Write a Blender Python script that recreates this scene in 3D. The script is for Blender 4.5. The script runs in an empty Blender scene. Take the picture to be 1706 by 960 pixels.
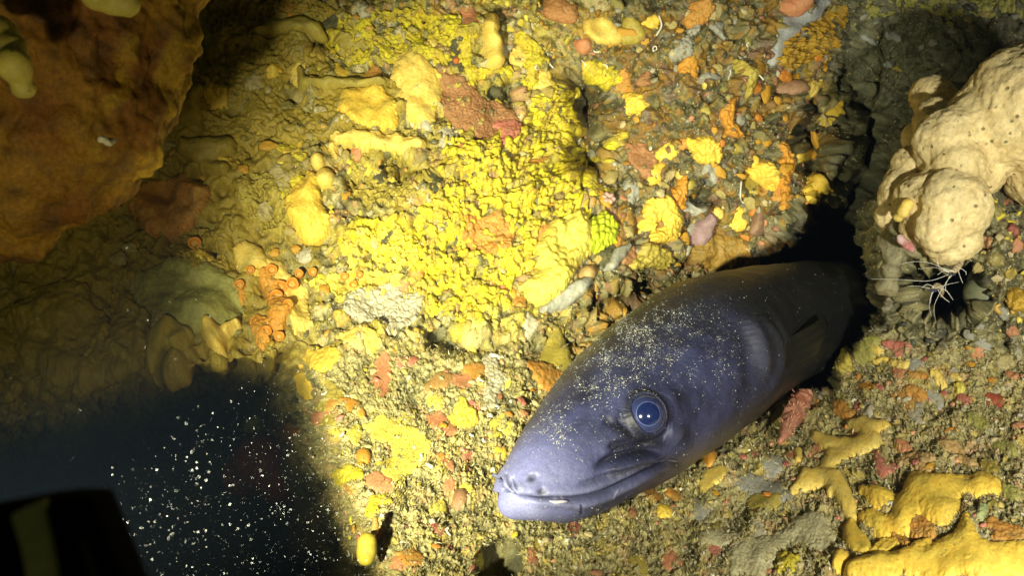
import bpy, math, random
import numpy as np
from mathutils import Vector, Matrix

# ------------------------------------------------------------------ camera, light, exposure
sc = bpy.context.scene
COL = sc.collection
F = 1477.0                       # focal length in photo pixels (1706 wide)
PITCH = math.radians(22)
CAM = np.array([0.0, 0.0, 0.55])
cp, sp = math.cos(PITCH), math.sin(PITCH)
AX = np.array([1.0, 0.0, 0.0]); AU = np.array([0.0, sp, cp]); AF = np.array([0.0, cp, -sp])

def W(px, py, d):
    """point of the place seen at photo pixel px,py and d metres away"""
    px = np.asarray(px, float); py = np.asarray(py, float); d = np.asarray(d, float)
    x = (px - 853) / F * d; y = -(py - 480) / F * d
    return CAM + x[..., None] * AX + y[..., None] * AU + d[..., None] * AF
def CF(x, y, d): return CAM + x * AX + y * AU + d * AF
def proj(P):
    q = P - CAM
    d = q @ AF
    return 853 + F * (q @ AX) / d, 480 - F * (q @ AU) / d, d

cam = bpy.data.cameras.new('camera'); co = bpy.data.objects.new('camera', cam); COL.objects.link(co)
co.location = CAM; co.rotation_euler = (math.radians(90) - PITCH, 0, 0)
cam.sensor_width = 36; cam.lens = 36 * F / 1706; cam.clip_start = 0.01; cam.clip_end = 60
cam.dof.use_dof = True; cam.dof.focus_distance = 0.64; cam.dof.aperture_fstop = cam.lens / 2.0
sc.camera = co
sc.view_settings.view_transform = 'Standard'; sc.view_settings.look = 'None'
sc.view_settings.exposure = 0; sc.view_settings.gamma = 1
w = bpy.data.worlds.new('World'); sc.world = w; w.use_nodes = True
w.node_tree.nodes['Background'].inputs[0].default_value = (0.9, 1.0, 0.45, 1)
w.node_tree.nodes['Background'].inputs[1].default_value = 0.022

def spot(name, loc, target, energy, color, size, blend, rad):
    l = bpy.data.lights.new(name, 'SPOT'); o = bpy.data.objects.new(name, l); COL.objects.link(o)
    l.energy = energy; l.color = color; l.spot_size = math.radians(size); l.spot_blend = blend; l.shadow_soft_size = rad
    o.location = loc
    o.rotation_euler = (Vector(target) - Vector(loc)).to_track_quat('-Z', 'Y').to_euler()
    return o
spot('torch_light', CF(-0.17, -0.09, 0.165), W(860, 430, 0.8), 47, (1.0, 0.97, 0.64), 55, 1.0, 0.007)
spot('torch_light_spill', CF(-0.17, -0.09, 0.165), W(500, 260, 0.8), 1.6, (1.0, 0.90, 0.50), 120, 1.0, 0.007)
spot('torch_light_fill', CF(0.20, -0.07, 0.0), W(1540, 560, 0.66), 22, (1.0, 0.96, 0.78), 74, 1.0, 0.015)
sc.cycles.volume_bounces = 0; sc.cycles.max_bounces = 5; sc.cycles.diffuse_bounces = 3
sc.cycles.use_denoising = True
sc.cycles.sample_clamp_indirect = 3

# ------------------------------------------------------------------ noise
rng = np.random.default_rng(7); random.seed(7)
PERM = rng.permutation(256); PERM = np.concatenate([PERM, PERM, PERM])
G3 = rng.normal(size=(256, 3)); G3 /= np.linalg.norm(G3, axis=1)[:, None]
def perlin(p):
    p = np.asarray(p, np.float64); shp = p.shape[:-1]; p = p.reshape(-1, 3)
    out = np.empty(len(p))
    for a in range(0, len(p), 400000):
        q = p[a:a + 400000]
        i = np.floor(q).astype(int); f = q - i; i &= 255
        u = f * f * f * (f * (f * 6 - 15) + 10)
        r = 0
        for dx in (0, 1):
            for dy in (0, 1):
                for dz in (0, 1):
                    h = PERM[PERM[PERM[(i[:, 0] + dx) & 255] + ((i[:, 1] + dy) & 255)] + ((i[:, 2] + dz) & 255)]
                    g = G3[h]
                    dt = g[:, 0] * (f[:, 0] - dx) + g[:, 1] * (f[:, 1] - dy) + g[:, 2] * (f[:, 2] - dz)
                    wx = u[:, 0] if dx else 1 - u[:, 0]; wy = u[:, 1] if dy else 1 - u[:, 1]; wz = u[:, 2] if dz else 1 - u[:, 2]
                    r = r + dt * wx * wy * wz
        out[a:a + 400000] = r
    return out.reshape(shp) * 1.6
def fbm(p, oct=4, lac=2.1, gain=0.5):
    s = 0; a = 1; t = 0
    for k in range(oct):
        s = s + a * perlin(p + k * 13.7); t += a; p = p * lac; a *= gain
    return s / t
def n2(X, Y, scale, seed=0, oct=1):
    p = np.stack([X / scale + seed * 7.31, Y / scale - seed * 3.17, np.full_like(X, seed * 1.93)], -1)
    return fbm(p, oct) if oct > 1 else perlin(p)
def worley(X, Y, scale, seed=0):
    """distance to nearest and second nearest feature point, and a random value of the nearest cell"""
    x = X / scale; y = Y / scale; ix = np.floor(x).astype(int); iy = np.floor(y).astype(int)
    f1 = np.full(x.shape, 9.0); f2 = np.full(x.shape, 9.0); rid = np.zeros(x.shape)
    for dx in (-1, 0, 1):
        for dy in (-1, 0, 1):
            cx = ix + dx; cy = iy + dy
            h = PERM[PERM[(cx + seed) & 255] + (cy & 255)]
            h2 = PERM[(h + 57 + seed) & 255]; h3 = PERM[(h2 + 91) & 255]
            d = np.hypot(cx + 0.1 + 0.8 * h / 255 - x, cy + 0.1 + 0.8 * h2 / 255 - y)
            m = d < f1
            f2 = np.where(m, f1, np.minimum(f2, d)); rid = np.where(m, h3 / 255, rid); f1 = np.where(m, d, f1)
    return f1, f2, rid
def sstep(a, b, x):
    t = np.clip((x - a) / (b - a), 0, 1); return t * t * (3 - 2 * t)
def sdpoly(X, Y, poly):
    """signed distance to a polygon, positive inside"""
    poly = np.array(poly, float); d = np.full(X.shape, 1e9); ins = np.zeros(X.shape, bool)
    for k in range(len(poly)):
        a = poly[k]; b = poly[(k + 1) % len(poly)]; e = b - a
        t = np.clip(((X - a[0]) * e[0] + (Y - a[1]) * e[1]) / (e @ e + 1e-9), 0, 1)
        d = np.minimum(d, np.hypot(X - a[0] - t * e[0], Y - a[1] - t * e[1]))
        c = (a[1] > Y) != (b[1] > Y)
        if abs(e[1]) > 1e-9: ins ^= c & (X < a[0] + (Y - a[1]) * e[0] / e[1])
    return np.where(ins, d, -d)
def sdchain(X, Y, pts, k=8.0):
    """smooth union of a chain of round blobs (x, y, r)"""
    acc = np.zeros(X.shape)
    if len(pts) == 1: segs = [(pts[0], pts[0])]
    else: segs = list(zip(pts[:-1], pts[1:]))
    for a, b in segs:
        ex, ey = b[0] - a[0], b[1] - a[1]; L = ex * ex + ey * ey + 1e-6
        t = np.clip(((X - a[0]) * ex + (Y - a[1]) * ey) / L, 0, 1)
        dd = np.hypot(X - a[0] - t * ex, Y - a[1] - t * ey) - (a[2] + (b[2] - a[2]) * t)
        acc += np.exp(np.clip(-dd / k, -60, 60))
    return k * np.log(acc + 1e-30)

# ------------------------------------------------------------------ object helpers
WP = {}
def tag(o, label=None, cat=None, group=None, kind=None):
    if label: o['label'] = label
    if cat: o['category'] = cat
    if group: o['group'] = group
    if kind: o['kind'] = kind
    return o
def mk(name, V, Fa, mat, parent=None, col=None, smooth=True, origin=None):
    V = np.asarray(V, float).reshape(-1, 3); Fa = np.asarray(Fa)
    if origin is None: origin = V.mean(0)
    me = bpy.data.meshes.new(name)
    k = Fa.shape[1]
    me.vertices.add(len(V)); me.vertices.foreach_set('co', (V - origin).astype(np.float32).ravel())
    me.loops.add(Fa.size); me.loops.foreach_set('vertex_index', Fa.astype(np.int32).ravel())
    me.polygons.add(len(Fa)); me.polygons.foreach_set('loop_start', np.arange(0, Fa.size, k, dtype=np.int32))
    me.polygons.foreach_set('loop_total', np.full(len(Fa), k, dtype=np.int32))
    me.update(calc_edges=True)
    if smooth: me.polygons.foreach_set('use_smooth', np.ones(len(Fa), bool))
    if col is not None:
        at = me.color_attributes.new('pigment', 'FLOAT_COLOR', 'POINT')
        c = np.ones((len(V), 4), np.float32); c[:, :3] = np.clip(col.reshape(-1, 3), 0, 1)
        at.data.foreach_set('color', c.ravel())
    if mat: me.materials.append(mat)
    o = bpy.data.objects.new(name, me); COL.objects.link(o)
    o.location = origin; WP[o.name] = np.array(origin, float)
    if parent is not None:
        o.parent = parent; o.location = Vector(origin - WP[parent.name])
    return o
def empty(name, loc):
    o = bpy.data.objects.new(name, None); COL.objects.link(o); o.location = loc; WP[o.name] = np.array(loc, float); return o
def gridfaces(ny, nx, wrap=False):
    i = np.arange(ny - 1)[:, None]; j = np.arange(nx if wrap else nx - 1)[None, :]
    j2 = (j + 1) % nx
    return np.stack([i * nx + j, i * nx + j2, (i + 1) * nx + j2, (i + 1) * nx + j], -1).reshape(-1, 4)
def compact(V, Fa, keep, col=None):
    Fa = Fa[keep[Fa].all(1)]
    u, inv = np.unique(Fa, return_inverse=True)
    return V[u], inv.reshape(Fa.shape), (None if col is None else col[u])
def tube(pts, rad, n=8, cap=True):
    pts = np.array(pts, float); m = len(pts); rad = np.broadcast_to(np.asarray(rad, float), (m,))
    T = np.gradient(pts, axis=0); T /= np.linalg.norm(T, axis=1)[:, None] + 1e-12
    ref = np.array([0.31, 0.52, 0.79]); N = np.cross(T, ref); N /= np.linalg.norm(N, axis=1)[:, None] + 1e-12
    B = np.cross(T, N); a = np.linspace(0, 2 * np.pi, n, endpoint=False)
    V = pts[:, None] + rad[:, None, None] * (np.cos(a)[None, :, None] * N[:, None] + np.sin(a)[None, :, None] * B[:, None])
    Fa = gridfaces(m, n, True)
    V = V.reshape(-1, 3)
    if cap:
        V = np.vstack([V, pts[0] - T[0] * rad[0] * .6, pts[-1] + T[-1] * rad[-1] * .6])
        k = np.arange(n); k2 = (k + 1) % n; a0 = m * n; a1 = a0 + 1; b = (m - 1) * n
        Fa = np.vstack([Fa, np.stack([np.full(n, a0), k2, k, np.full(n, a0)], -1), np.stack([np.full(n, a1), b + k, b + k2, np.full(n, a1)], -1)])
    return V, Fa
def tri(Fa):
    """quads (some degenerate) to triangles"""
    T = np.vstack([Fa[:, [0, 1, 2]], Fa[:, [0, 2, 3]]])
    ok = (T[:, 0] != T[:, 1]) & (T[:, 1] != T[:, 2]) & (T[:, 0] != T[:, 2]); return T[ok]
def join(parts):
    Vs, Fs, n = [], [], 0
    for V, Fa in parts:
        Fa = tri(Fa) if Fa.shape[1] == 4 else Fa
        Vs.append(V); Fs.append(Fa + n); n += len(V)
    return np.vstack(Vs), np.vstack(Fs)
def catmull(pts, n):
    p = np.array(pts, float)
    if len(p) == 1: return p
    p = np.vstack([2 * p[0] - p[1], p, 2 * p[-1] - p[-2]]); m = len(p) - 3
    t = np.linspace(0, m - 1e-6, n); i = t.astype(int); f = (t - i)[:, None]
    a, b, c, d = p[i], p[i + 1], p[i + 2], p[i + 3]
    return 0.5 * (2 * b + (c - a) * f + (2 * a - 5 * b + 4 * c - d) * f ** 2 + (3 * b - a - 3 * c + d) * f ** 3)

# ------------------------------------------------------------------ materials
def newmat(name):
    m = bpy.data.materials.new(name); m.use_nodes = True
    nt = m.node_tree; b = nt.nodes['Principled BSDF']
    return m, nt, b
def N(nt, typ, **kw):
    n = nt.nodes.new(typ)
    for k, v in kw.items():
        if k.startswith('i_'):
            key = k[2:]; key = int(key) if key.isdigit() else key
            n.inputs[key].default_value = v
        else: setattr(n, k, v)
    return n
_mats = {}
def c4(c): return (c[0], c[1], c[2], 1)
def spongemat(c1, c2=None, pores=0.5, rough=0.55, scale=1.0, bump=0.4, sss=0.0, spec=0.35, silt=.6):
    """soft animal crust: two pigments in clouds, dark pores and a fine bumpy skin"""
    key = (tuple(c1), tuple(c2 or ()), pores, rough, scale, bump, sss, silt)
    if key in _mats: return _mats[key]
    c2 = c2 or tuple(x * .65 for x in c1)
    m, nt, b = newmat('sponge_skin'); L = nt.links
    tc = N(nt, 'ShaderNodeTexCoord')
    n1 = N(nt, 'ShaderNodeTexNoise', i_Scale=70 * scale, i_Detail=6, i_Roughness=.65); L.new(tc.outputs['Object'], n1.inputs['Vector'])
    r1 = N(nt, 'ShaderNodeValToRGB'); r1.color_ramp.elements[0].position = .36; r1.color_ramp.elements[1].position = .66
    r1.color_ramp.elements[0].color = c4(c2); r1.color_ramp.elements[1].color = c4(c1); L.new(n1.outputs[0], r1.inputs[0])
    nb = N(nt, 'ShaderNodeTexNoise', i_Scale=330 * scale, i_Detail=5, i_Roughness=.8); L.new(tc.outputs['Object'], nb.inputs['Vector'])
    mb = N(nt, 'ShaderNodeMapRange'); mb.inputs[1].default_value = .3; mb.inputs[2].default_value = .7; mb.inputs[3].default_value = 1 - .38 * max(.4, bump); mb.inputs[4].default_value = 1 + .3 * max(.4, bump)
    L.new(nb.outputs[0], mb.inputs[0]); sc_ = N(nt, 'ShaderNodeVectorMath', operation='SCALE'); L.new(r1.outputs[0], sc_.inputs[0]); L.new(mb.outputs[0], sc_.inputs['Scale'])
    vo = N(nt, 'ShaderNodeTexVoronoi', i_Scale=260 * scale); L.new(tc.outputs['Object'], vo.inputs['Vector'])
    n3 = N(nt, 'ShaderNodeTexNoise', i_Scale=160 * scale, i_Detail=2); L.new(tc.outputs['Object'], n3.inputs['Vector'])
    mr = N(nt, 'ShaderNodeMapRange'); mr.inputs[1].default_value = .14; mr.inputs[2].default_value = .24
    L.new(vo.outputs['Distance'], mr.inputs[0])
    mr2 = N(nt, 'ShaderNodeMapRange'); mr2.inputs[1].default_value = .48; mr2.inputs[2].default_value = .56; mr2.inputs[3].default_value = 1; mr2.inputs[4].default_value = 0
    L.new(n3.outputs[0], mr2.inputs[0])
    mx0 = N(nt, 'ShaderNodeMath', operation='MAXIMUM'); L.new(mr.outputs[0], mx0.inputs[0]); L.new(mr2.outputs[0], mx0.inputs[1])
    inv = N(nt, 'ShaderNodeMath', operation='SUBTRACT', i_0=1.0); L.new(mx0.outputs[0], inv.inputs[1])
    am = N(nt, 'ShaderNodeMath', operation='MULTIPLY', i_1=pores); L.new(inv.outputs[0], am.inputs[0])
    mix = N(nt, 'ShaderNodeMix', data_type='RGBA'); L.new(am.outputs[0], mix.inputs[0]); L.new(sc_.outputs[0], mix.inputs[6])
    mix.inputs[7].default_value = c4([x * .18 for x in c1])
    ns = N(nt, 'ShaderNodeTexNoise', i_Scale=110 * scale, i_Detail=7, i_Roughness=.75); L.new(tc.outputs['Object'], ns.inputs['Vector'])
    ms = N(nt, 'ShaderNodeMapRange'); ms.inputs[1].default_value = .50; ms.inputs[2].default_value = .66; ms.inputs[3].default_value = 0; ms.inputs[4].default_value = silt
    L.new(ns.outputs[0], ms.inputs[0]); mxs = N(nt, 'ShaderNodeMix', data_type='RGBA'); L.new(ms.outputs[0], mxs.inputs[0]); L.new(mix.outputs[2], mxs.inputs[6]); mxs.inputs[7].default_value = (.24, .19, .075, 1)
    L.new(mxs.outputs[2], b.inputs['Base Color'])
    n2_ = N(nt, 'ShaderNodeTexNoise', i_Scale=520 * scale, i_Detail=5, i_Roughness=.7); L.new(tc.outputs['Object'], n2_.inputs['Vector'])
    ad = N(nt, 'ShaderNodeMath', operation='SUBTRACT'); L.new(n2_.outputs[0], ad.inputs[0]); L.new(am.outputs[0], ad.inputs[1])
    bp = N(nt, 'ShaderNodeBump', i_Strength=bump, i_Distance=.0012); L.new(ad.outputs[0], bp.inputs['Height'])
    L.new(bp.outputs[0], b.inputs['Normal'])
    b.inputs['Roughness'].default_value = rough; b.inputs['Specular IOR Level'].default_value = spec
    if sss: b.inputs['Subsurface Weight'].default_value = sss; b.inputs['Subsurface Scale'].default_value = .004; b.inputs['Subsurface Radius'].default_value = (1, .6, .25)
    _mats[key] = m; return m
def attrmat(name, rough=.6, spec=.35, nscale=700, bump=.5, dist=.001, vary=.45):
    m, nt, b = newmat(name); L = nt.links
    tc = N(nt, 'ShaderNodeTexCoord'); at = N(nt, 'ShaderNodeAttribute', attribute_name='pigment')
    n1 = N(nt, 'ShaderNodeTexNoise', i_Scale=nscale, i_Detail=6, i_Roughness=.75); L.new(tc.outputs['Object'], n1.inputs['Vector'])
    mr = N(nt, 'ShaderNodeMapRange'); mr.inputs[1].default_value = .3; mr.inputs[2].default_value = .7; mr.inputs[3].default_value = 1 - vary; mr.inputs[4].default_value = 1 + vary
    L.new(n1.outputs[0], mr.inputs[0])
    vm = N(nt, 'ShaderNodeVectorMath', operation='SCALE'); L.new(at.outputs['Color'], vm.inputs[0]); L.new(mr.outputs[0], vm.inputs['Scale'])
    L.new(vm.outputs[0], b.inputs['Base Color'])
    bp = N(nt, 'ShaderNodeBump', i_Strength=bump, i_Distance=dist); L.new(n1.outputs[0], bp.inputs['Height']); L.new(bp.outputs[0], b.inputs['Normal'])
    b.inputs['Roughness'].default_value = rough; b.inputs['Specular IOR Level'].default_value = spec
    return m
def plainmat(name, c, rough=.5, spec=.5, metal=0, coat=0, trans=0):
    m, nt, b = newmat(name)
    tc = N(nt, 'ShaderNodeTexCoord'); n1 = N(nt, 'ShaderNodeTexNoise', i_Scale=300, i_Detail=4); nt.links.new(tc.outputs['Object'], n1.inputs['Vector'])
    r1 = N(nt, 'ShaderNodeValToRGB'); r1.color_ramp.elements[0].position = .3; r1.color_ramp.elements[1].position = .7
    r1.color_ramp.elements[0].color = c4([x * .8 for x in c]); r1.color_ramp.elements[1].color = c4([min(1, x * 1.15) for x in c])
    nt.links.new(n1.outputs[0], r1.inputs[0]); nt.links.new(r1.outputs[0], b.inputs['Base Color'])
    b.inputs['Roughness'].default_value = rough; b.inputs['Specular IOR Level'].default_value = spec
    b.inputs['Metallic'].default_value = metal; b.inputs['Coat Weight'].default_value = coat; b.inputs['Coat Roughness'].default_value = .08
    b.inputs['Transmission Weight'].default_value = trans
    return m

# ------------------------------------------------------------------ the rock: one sheet of wall, ledge, crevice and drop
xs = np.concatenate([np.linspace(-620, -12, 60, endpoint=False), np.arange(-12, 1718, 1.3), np.linspace(1720, 2400, 70)])
ys = np.concatenate([np.linspace(-480, -12, 45, endpoint=False), np.arange(-12, 972, 1.3), np.linspace(974, 1350, 40)])
GX, GY = np.meshgrid(xs, ys)
ctrl = np.array([
 (600,980,.52),(850,980,.525),(1100,980,.53),(1400,980,.51),(1706,980,.48),(600,1350,.40),(1100,1350,.40),(1700,1350,.38),(2400,1300,.36),
 (600,800,.60),(850,895,.568),(1000,885,.585),(1130,808,.655),(1240,722,.715),(1350,635,.79),(1300,850,.61),(1500,820,.58),(1706,800,.55),
 (1500,700,.66),(1700,650,.63),(1450,620,.72),(1550,570,.69),(560,680,.68),(700,720,.655),(780,790,.63),(800,640,.72),(920,660,.735),(600,600,.74),
 (750,560,.77),(900,560,.79),(1000,720,.74),(1100,640,.82),(1200,580,.90),
 (500,500,.78),(700,450,.80),(900,450,.82),(1050,440,.85),(1200,400,.92),(300,500,.77),(100,500,.76),(300,300,.81),(100,300,.80),(500,300,.82),
 (700,250,.84),(850,250,.86),(980,220,.93),(1100,200,.89),(1250,200,.88),(1350,250,.91),(0,0,.82),(300,0,.85),(600,0,.87),(900,0,.88),(1200,0,.88),
 (1450,0,.93),(1700,0,.93),(1480,170,1.0),(1650,110,.88),(1560,350,.70),(1700,300,.66),(1700,450,.64),(1500,500,.70),(-600,0,.85),(-600,600,.8),
 (0,-450,.85),(900,-450,.80),(1700,-450,.85),(2400,0,.8),(2400,600,.6),(1620,230,.76)], float)
def tps(c, X, Y):
    P = c[:, :2] / 500.0; n = len(P)
    K = lambda r: np.where(r > 1e-9, r * r * np.log(r + 1e-12), 0)
    A = np.zeros((n + 3, n + 3)); A[:n, :n] = K(np.hypot(P[:, None, 0] - P[None, :, 0], P[:, None, 1] - P[None, :, 1])) + np.eye(n) * 2e-3
    A[:n, n] = 1; A[:n, n + 1:] = P; A[n, :n] = 1; A[n + 1:, :n] = P.T
    wgt = np.linalg.solve(A, np.r_[c[:, 2], 0, 0, 0]); x = X / 500; y = Y / 500
    out = wgt[n] + wgt[n + 1] * x + wgt[n + 2] * y
    for k in range(n): out = out + wgt[k] * K(np.hypot(x - P[k, 0], y - P[k, 1]))
    return out
D = tps(ctrl, GX, GY)
wx = GX + 14 * n2(GX, GY, 60, 1, 3); wy = GY + 14 * n2(GX, GY, 60, 2, 3)
CREV = [(1215,500),(1262,425),(1330,350),(1385,290),(1400,200),(1425,150),(1470,160),(1500,215),(1500,270),(1462,330),(1452,400),(1472,470),(1462,540),(1425,590),(1370,640),(1290,650),(1200,600)]
sdc = sdpoly(wx, wy, CREV)
low = sstep(230, 420, GY)
D = D + sstep(-10, 85, sdc) * (0.10 + 0.68 * low)
VOID = [(-700,735),(0,700),(150,660),(270,620),(330,602),(420,592),(480,600),(500,660),(520,760),(560,870),(610,960),(650,1400),(-700,1400)]
sdv = sdpoly(wx, wy, VOID)
wv_ = sstep(420, 520, GX)
D = D + np.clip((sdv + 45 * wv_) / (150 + 90 * wv_), 0, 1) ** 2 * (3 - 2 * np.clip((sdv + 45 * wv_) / (150 + 90 * wv_), 0, 1)) * 1.1 + .10 * sstep(-70, 40, sdv) * sstep(600, 700, GY) 
CAVE = [(1500,452),(1540,432),(1600,428),(1640,452),(1652,500),(1625,535),(1570,545),(1515,525)]
sdk = sdpoly(wx * .7 + GX * .3, wy * .7 + GY * .3, CAVE)
D = D + sstep(-2, 24, sdk) * .20
PITS = [([(930,125),(985,112),(1020,165),(1018,240),(1000,305),(955,318),(925,275),(948,215),(925,165)], .085, 34), ([(1335,150),(1368,160),(1378,260),(1352,335),(1332,250)], .05, 26), ([(800,900),(850,885),(875,925),(850,968),(798,960)], .022, 26),
 ([(985,480),(1050,472),(1110,465),(1070,505),(1000,528),(968,520)], .05, 24), ([(630,255),(700,262),(740,285),(700,300),(640,290)], .03, 20), ([(1150,300),(1180,290),(1200,340),(1180,350),(1160,335)], .03, 16), ([(820,150),(850,120),(868,160),(856,185)], .03, 16), ([(540,50),(500,75),(530,95),(570,70)], .03, 20), ([(700,560),(760,600),(820,590),(800,570),(740,545)], .03, 18)]
pitm = np.zeros(GX.shape)
for pl_, dp_, w_ in PITS:
    s_ = sdpoly(wx, wy, pl_); D = D + sstep(-6, w_, s_) * dp_; pitm = np.maximum(pitm, sstep(0, 12, s_))
SCAR = sdpoly(wx, wy, [(1560,130),(1706,60),(1800,20),(1800,120),(1700,170),(1600,190)])
D = D + sstep(-10, 40, SCAR) * .1
P0 = W(GX, GY, D)
def normals(P):
    du = np.gradient(P, axis=1); dv = np.gradient(P, axis=0)
    n = np.cross(dv, du); n /= np.linalg.norm(n, axis=-1)[..., None] + 1e-15
    flip = ((CAM - P) * n).sum(-1) < 0; n[flip] *= -1
    return n
N0 = normals(P0)
# relief, metres along the surface normal
ledge = sstep(0, 60, GY - np.interp(GX, [0, 480, 700, 900, 1100, 1350, 1450, 1706], [640, 590, 545, 545, 640, 660, 540, 560]))
q = W(GX, GY, D) * 1.0
big = n2(wx, wy, 150, 3, 2); mid = n2(wx, wy, 52, 4, 2); 
sm = n2(wx, wy, 19, 5, 2); fine = n2(GX, GY, 6.5, 6, 2); grit = n2(GX, GY, 2.9, 7)
f1, f2, rid = worley(wx, wy, 34, 3); g1, g2, rid2 = worley(GX + 4 * sm, GY + 4 * fine, 13, 9)
knob = np.clip(1 - f1 * 1.35, 0, 1) ** .7 * (rid > .35); knob2 = np.sqrt(np.clip(1 - (g1 * 1.9) ** 2, 0, 1)) * (rid2 > .45)
rough = 1 - .55 * ledge
hlow = .016 * big * rough + .0095 * mid * rough
streak = n2(wx + .35 * wy, wy * .35, 30, 8, 2) * sstep(1000, 1200, GX) * (1 - ledge)          # downward ribs of the right wall
h = hlow + .0052 * sm * (1 - .5 * ledge) + (.0016 + .0010 * rough) * fine + .0010 * grit + (.0075 * knob + .0032 * knob2) * (1 - .75 * ledge) + .010 * streak
pit = sstep(.55, .75, n2(GX, GY, 26, 12, 2) + .25) * (1 - ledge)
h -= .010 * pit
crk = sstep(.0, .14, np.abs(n2(wx, wy, 38, 41, 3))); crk2 = sstep(.0, .12, np.abs(n2(wx, wy, 17, 42, 2)))
h -= .0050 * (1 - crk) * (1 - .7 * ledge)
HOLES = [(348,208,9),(381,212,9),(478,128,8),(486,156,10),(484,247,9),(556,256,6),(355,180,14),(312,342,14),(420,350,5),(735,150,10),(838,30,12),(545,345,5),(270,320,20),(290,275,15),
         (700,35,16),(660,70,14),(830,940,38),(650,560,8),(585,300,12),(1180,160,14),(905,740,0.1),(1250,300,16),(1120,290,12),(1375,200,14)]
rh_ = np.random.default_rng(4)
HOLES += [(rh_.uniform(180, 700), rh_.uniform(20, 560), rh_.uniform(5, 12)) for _ in range(46)]
for hx, hy, hr in HOLES:
    dd = np.hypot(GX - hx, (GY - hy) * 1.15); h -= min(.02, .0011 * hr) * (1 - sstep(hr * .55, hr * 1.15, dd))
def blur_(A, k):
    for ax in (0, 1):
        c_ = np.cumsum(np.concatenate([np.repeat(A.take([0], ax), k + 1, ax), A, np.repeat(A.take([-1], ax), k, ax)], ax), axis=ax); n_ = A.shape[ax]
        A = (c_.take(range(2 * k + 1, 2 * k + 1 + n_), ax) - c_.take(range(0, n_), ax)) / (2 * k + 1)
    return A
hb1 = blur_(blur_(h, 1), 1); hb3 = blur_(blur_(h, 3), 3)
softw = np.clip((1 - sstep(430, 640, GX + 40 * big)) + sstep(1370, 1420, GX) * (1 - sstep(380, 520, GY)) * .6 + .35 * sstep(.0, .4, n2(wx, wy, 90, 55, 2)), 0, 1) * (1 - ledge)
h = h * (1 - (1 - ledge)) + hb1 * (1 - ledge); h = h + (hb3 - h) * softw * .7
h += .0004 * grit
PS = P0 + N0 * h[..., None]
# pigments of the bare rock, mud and thin films, with the shade of hollows painted in
def lerp(a, b, t): return a + (np.asarray(b) - a) * t[..., None]
colr = np.zeros(GX.shape + (3,)) + np.array([.12, .115, .055])
colr = lerp(colr, [.30, .27, .12], sstep(-.25, .35, sm + .6 * fine))
colr = lerp(colr, [.48, .42, .18], ledge * sstep(-.5, .35, mid + .8 * fine) * .85)
colr = lerp(colr, [.52, .36, .22], ledge * sstep(.0, .5, n2(wx, wy, 60, 29, 3)) * sstep(900, 1300, GX) * .6)
colr = lerp(colr, [.55, .50, .30], sstep(.28, .5, fine + .5 * grit) * .6)
colr = lerp(colr, [.035, .035, .028], sstep(.15, .5, n2(wx, wy, 45, 21, 3) - .15 * ledge) * .75)
wallw = 1 - ledge
def cells(colr, f_, rid_, pal, lo, hi, amt):
    P_ = np.array(pal); t_ = P_[np.clip((rid_ * 977.0 % 1.0 * len(pal)).astype(int), 0, len(pal) - 1)]
    return colr + (t_ - colr) * ((1 - sstep(lo, hi, f_)) * amt)[..., None]
left_ = 1 - sstep(420, 560, GX + 30 * big); right_ = sstep(880, 1000, GX + 30 * big) * (1 - sstep(1360, 1400, GX))
PC = [(.50,.40,.05),(.60,.50,.06),(.30,.22,.05),(.13,.12,.04),(.60,.36,.06),(.34,.30,.10),(.64,.56,.28),(.10,.10,.05),(.52,.30,.14),(.58,.52,.34)]
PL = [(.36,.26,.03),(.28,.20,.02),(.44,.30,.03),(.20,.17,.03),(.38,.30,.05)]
PR = [(.50,.30,.04),(.34,.28,.10),(.58,.30,.03),(.20,.18,.08),(.44,.36,.14),(.40,.22,.10),(.26,.24,.12),(.56,.38,.06)]
PB = [(.50,.42,.14),(.40,.34,.12),(.56,.34,.14),(.62,.50,.14),(.34,.30,.12)]
for f_, r_, lo_, hi_, am in ((f1, rid, .30, .52, .8), (g1, rid2, .30, .50, .7)):
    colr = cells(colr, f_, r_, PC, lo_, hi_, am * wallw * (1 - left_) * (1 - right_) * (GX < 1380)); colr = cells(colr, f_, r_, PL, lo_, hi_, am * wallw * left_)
    colr = cells(colr, f_, r_, PR, lo_, hi_, am * wallw * right_ * (r_ > .2)); colr = cells(colr, f_, r_, PB, lo_, hi_, am * .6 * ledge * (r_ > .5))
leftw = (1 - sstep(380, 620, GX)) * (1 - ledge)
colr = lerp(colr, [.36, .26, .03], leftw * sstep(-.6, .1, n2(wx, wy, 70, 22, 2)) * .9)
midw = sstep(420, 560, GX) * (1 - sstep(860, 1040, GX)) * (1 - ledge)
colr = lerp(colr, [.46, .37, .06], midw * sstep(-.1, .35, n2(wx, wy, 40, 23, 3)) * .75)
rightw = sstep(900, 1080, GX) * (1 - sstep(1330, 1400, GX)) * (1 - ledge)
colr = lerp(colr, [.42, .22, .035], rightw * sstep(.05, .3, n2(wx, wy * .6, 24, 24, 2)) * .75)
colr = lerp(colr, [.30, .18, .13], rightw * sstep(.2, .4, n2(wx, wy, 30, 27, 2)) * .7)
colr = lerp(colr, [.50, .25, .12], ledge * sstep(.28, .5, n2(wx, wy, 26, 25, 3)) * .5)
colr = lerp(colr, [.55, .42, .08], ledge * sstep(.25, .40, n2(wx, wy, 22, 26, 2)) * .7)
colr = lerp(colr, [.42, .40, .30], sstep(.3, .45, n2(wx, wy, 34, 28, 2)) * sstep(900, 1000, GX) * .55)
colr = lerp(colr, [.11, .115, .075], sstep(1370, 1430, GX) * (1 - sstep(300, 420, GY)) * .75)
colr = lerp(colr, [.030, .030, .022], sstep(10, 110, sdv) * .9)  # darkness of the unlit drop painted into the rock
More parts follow.
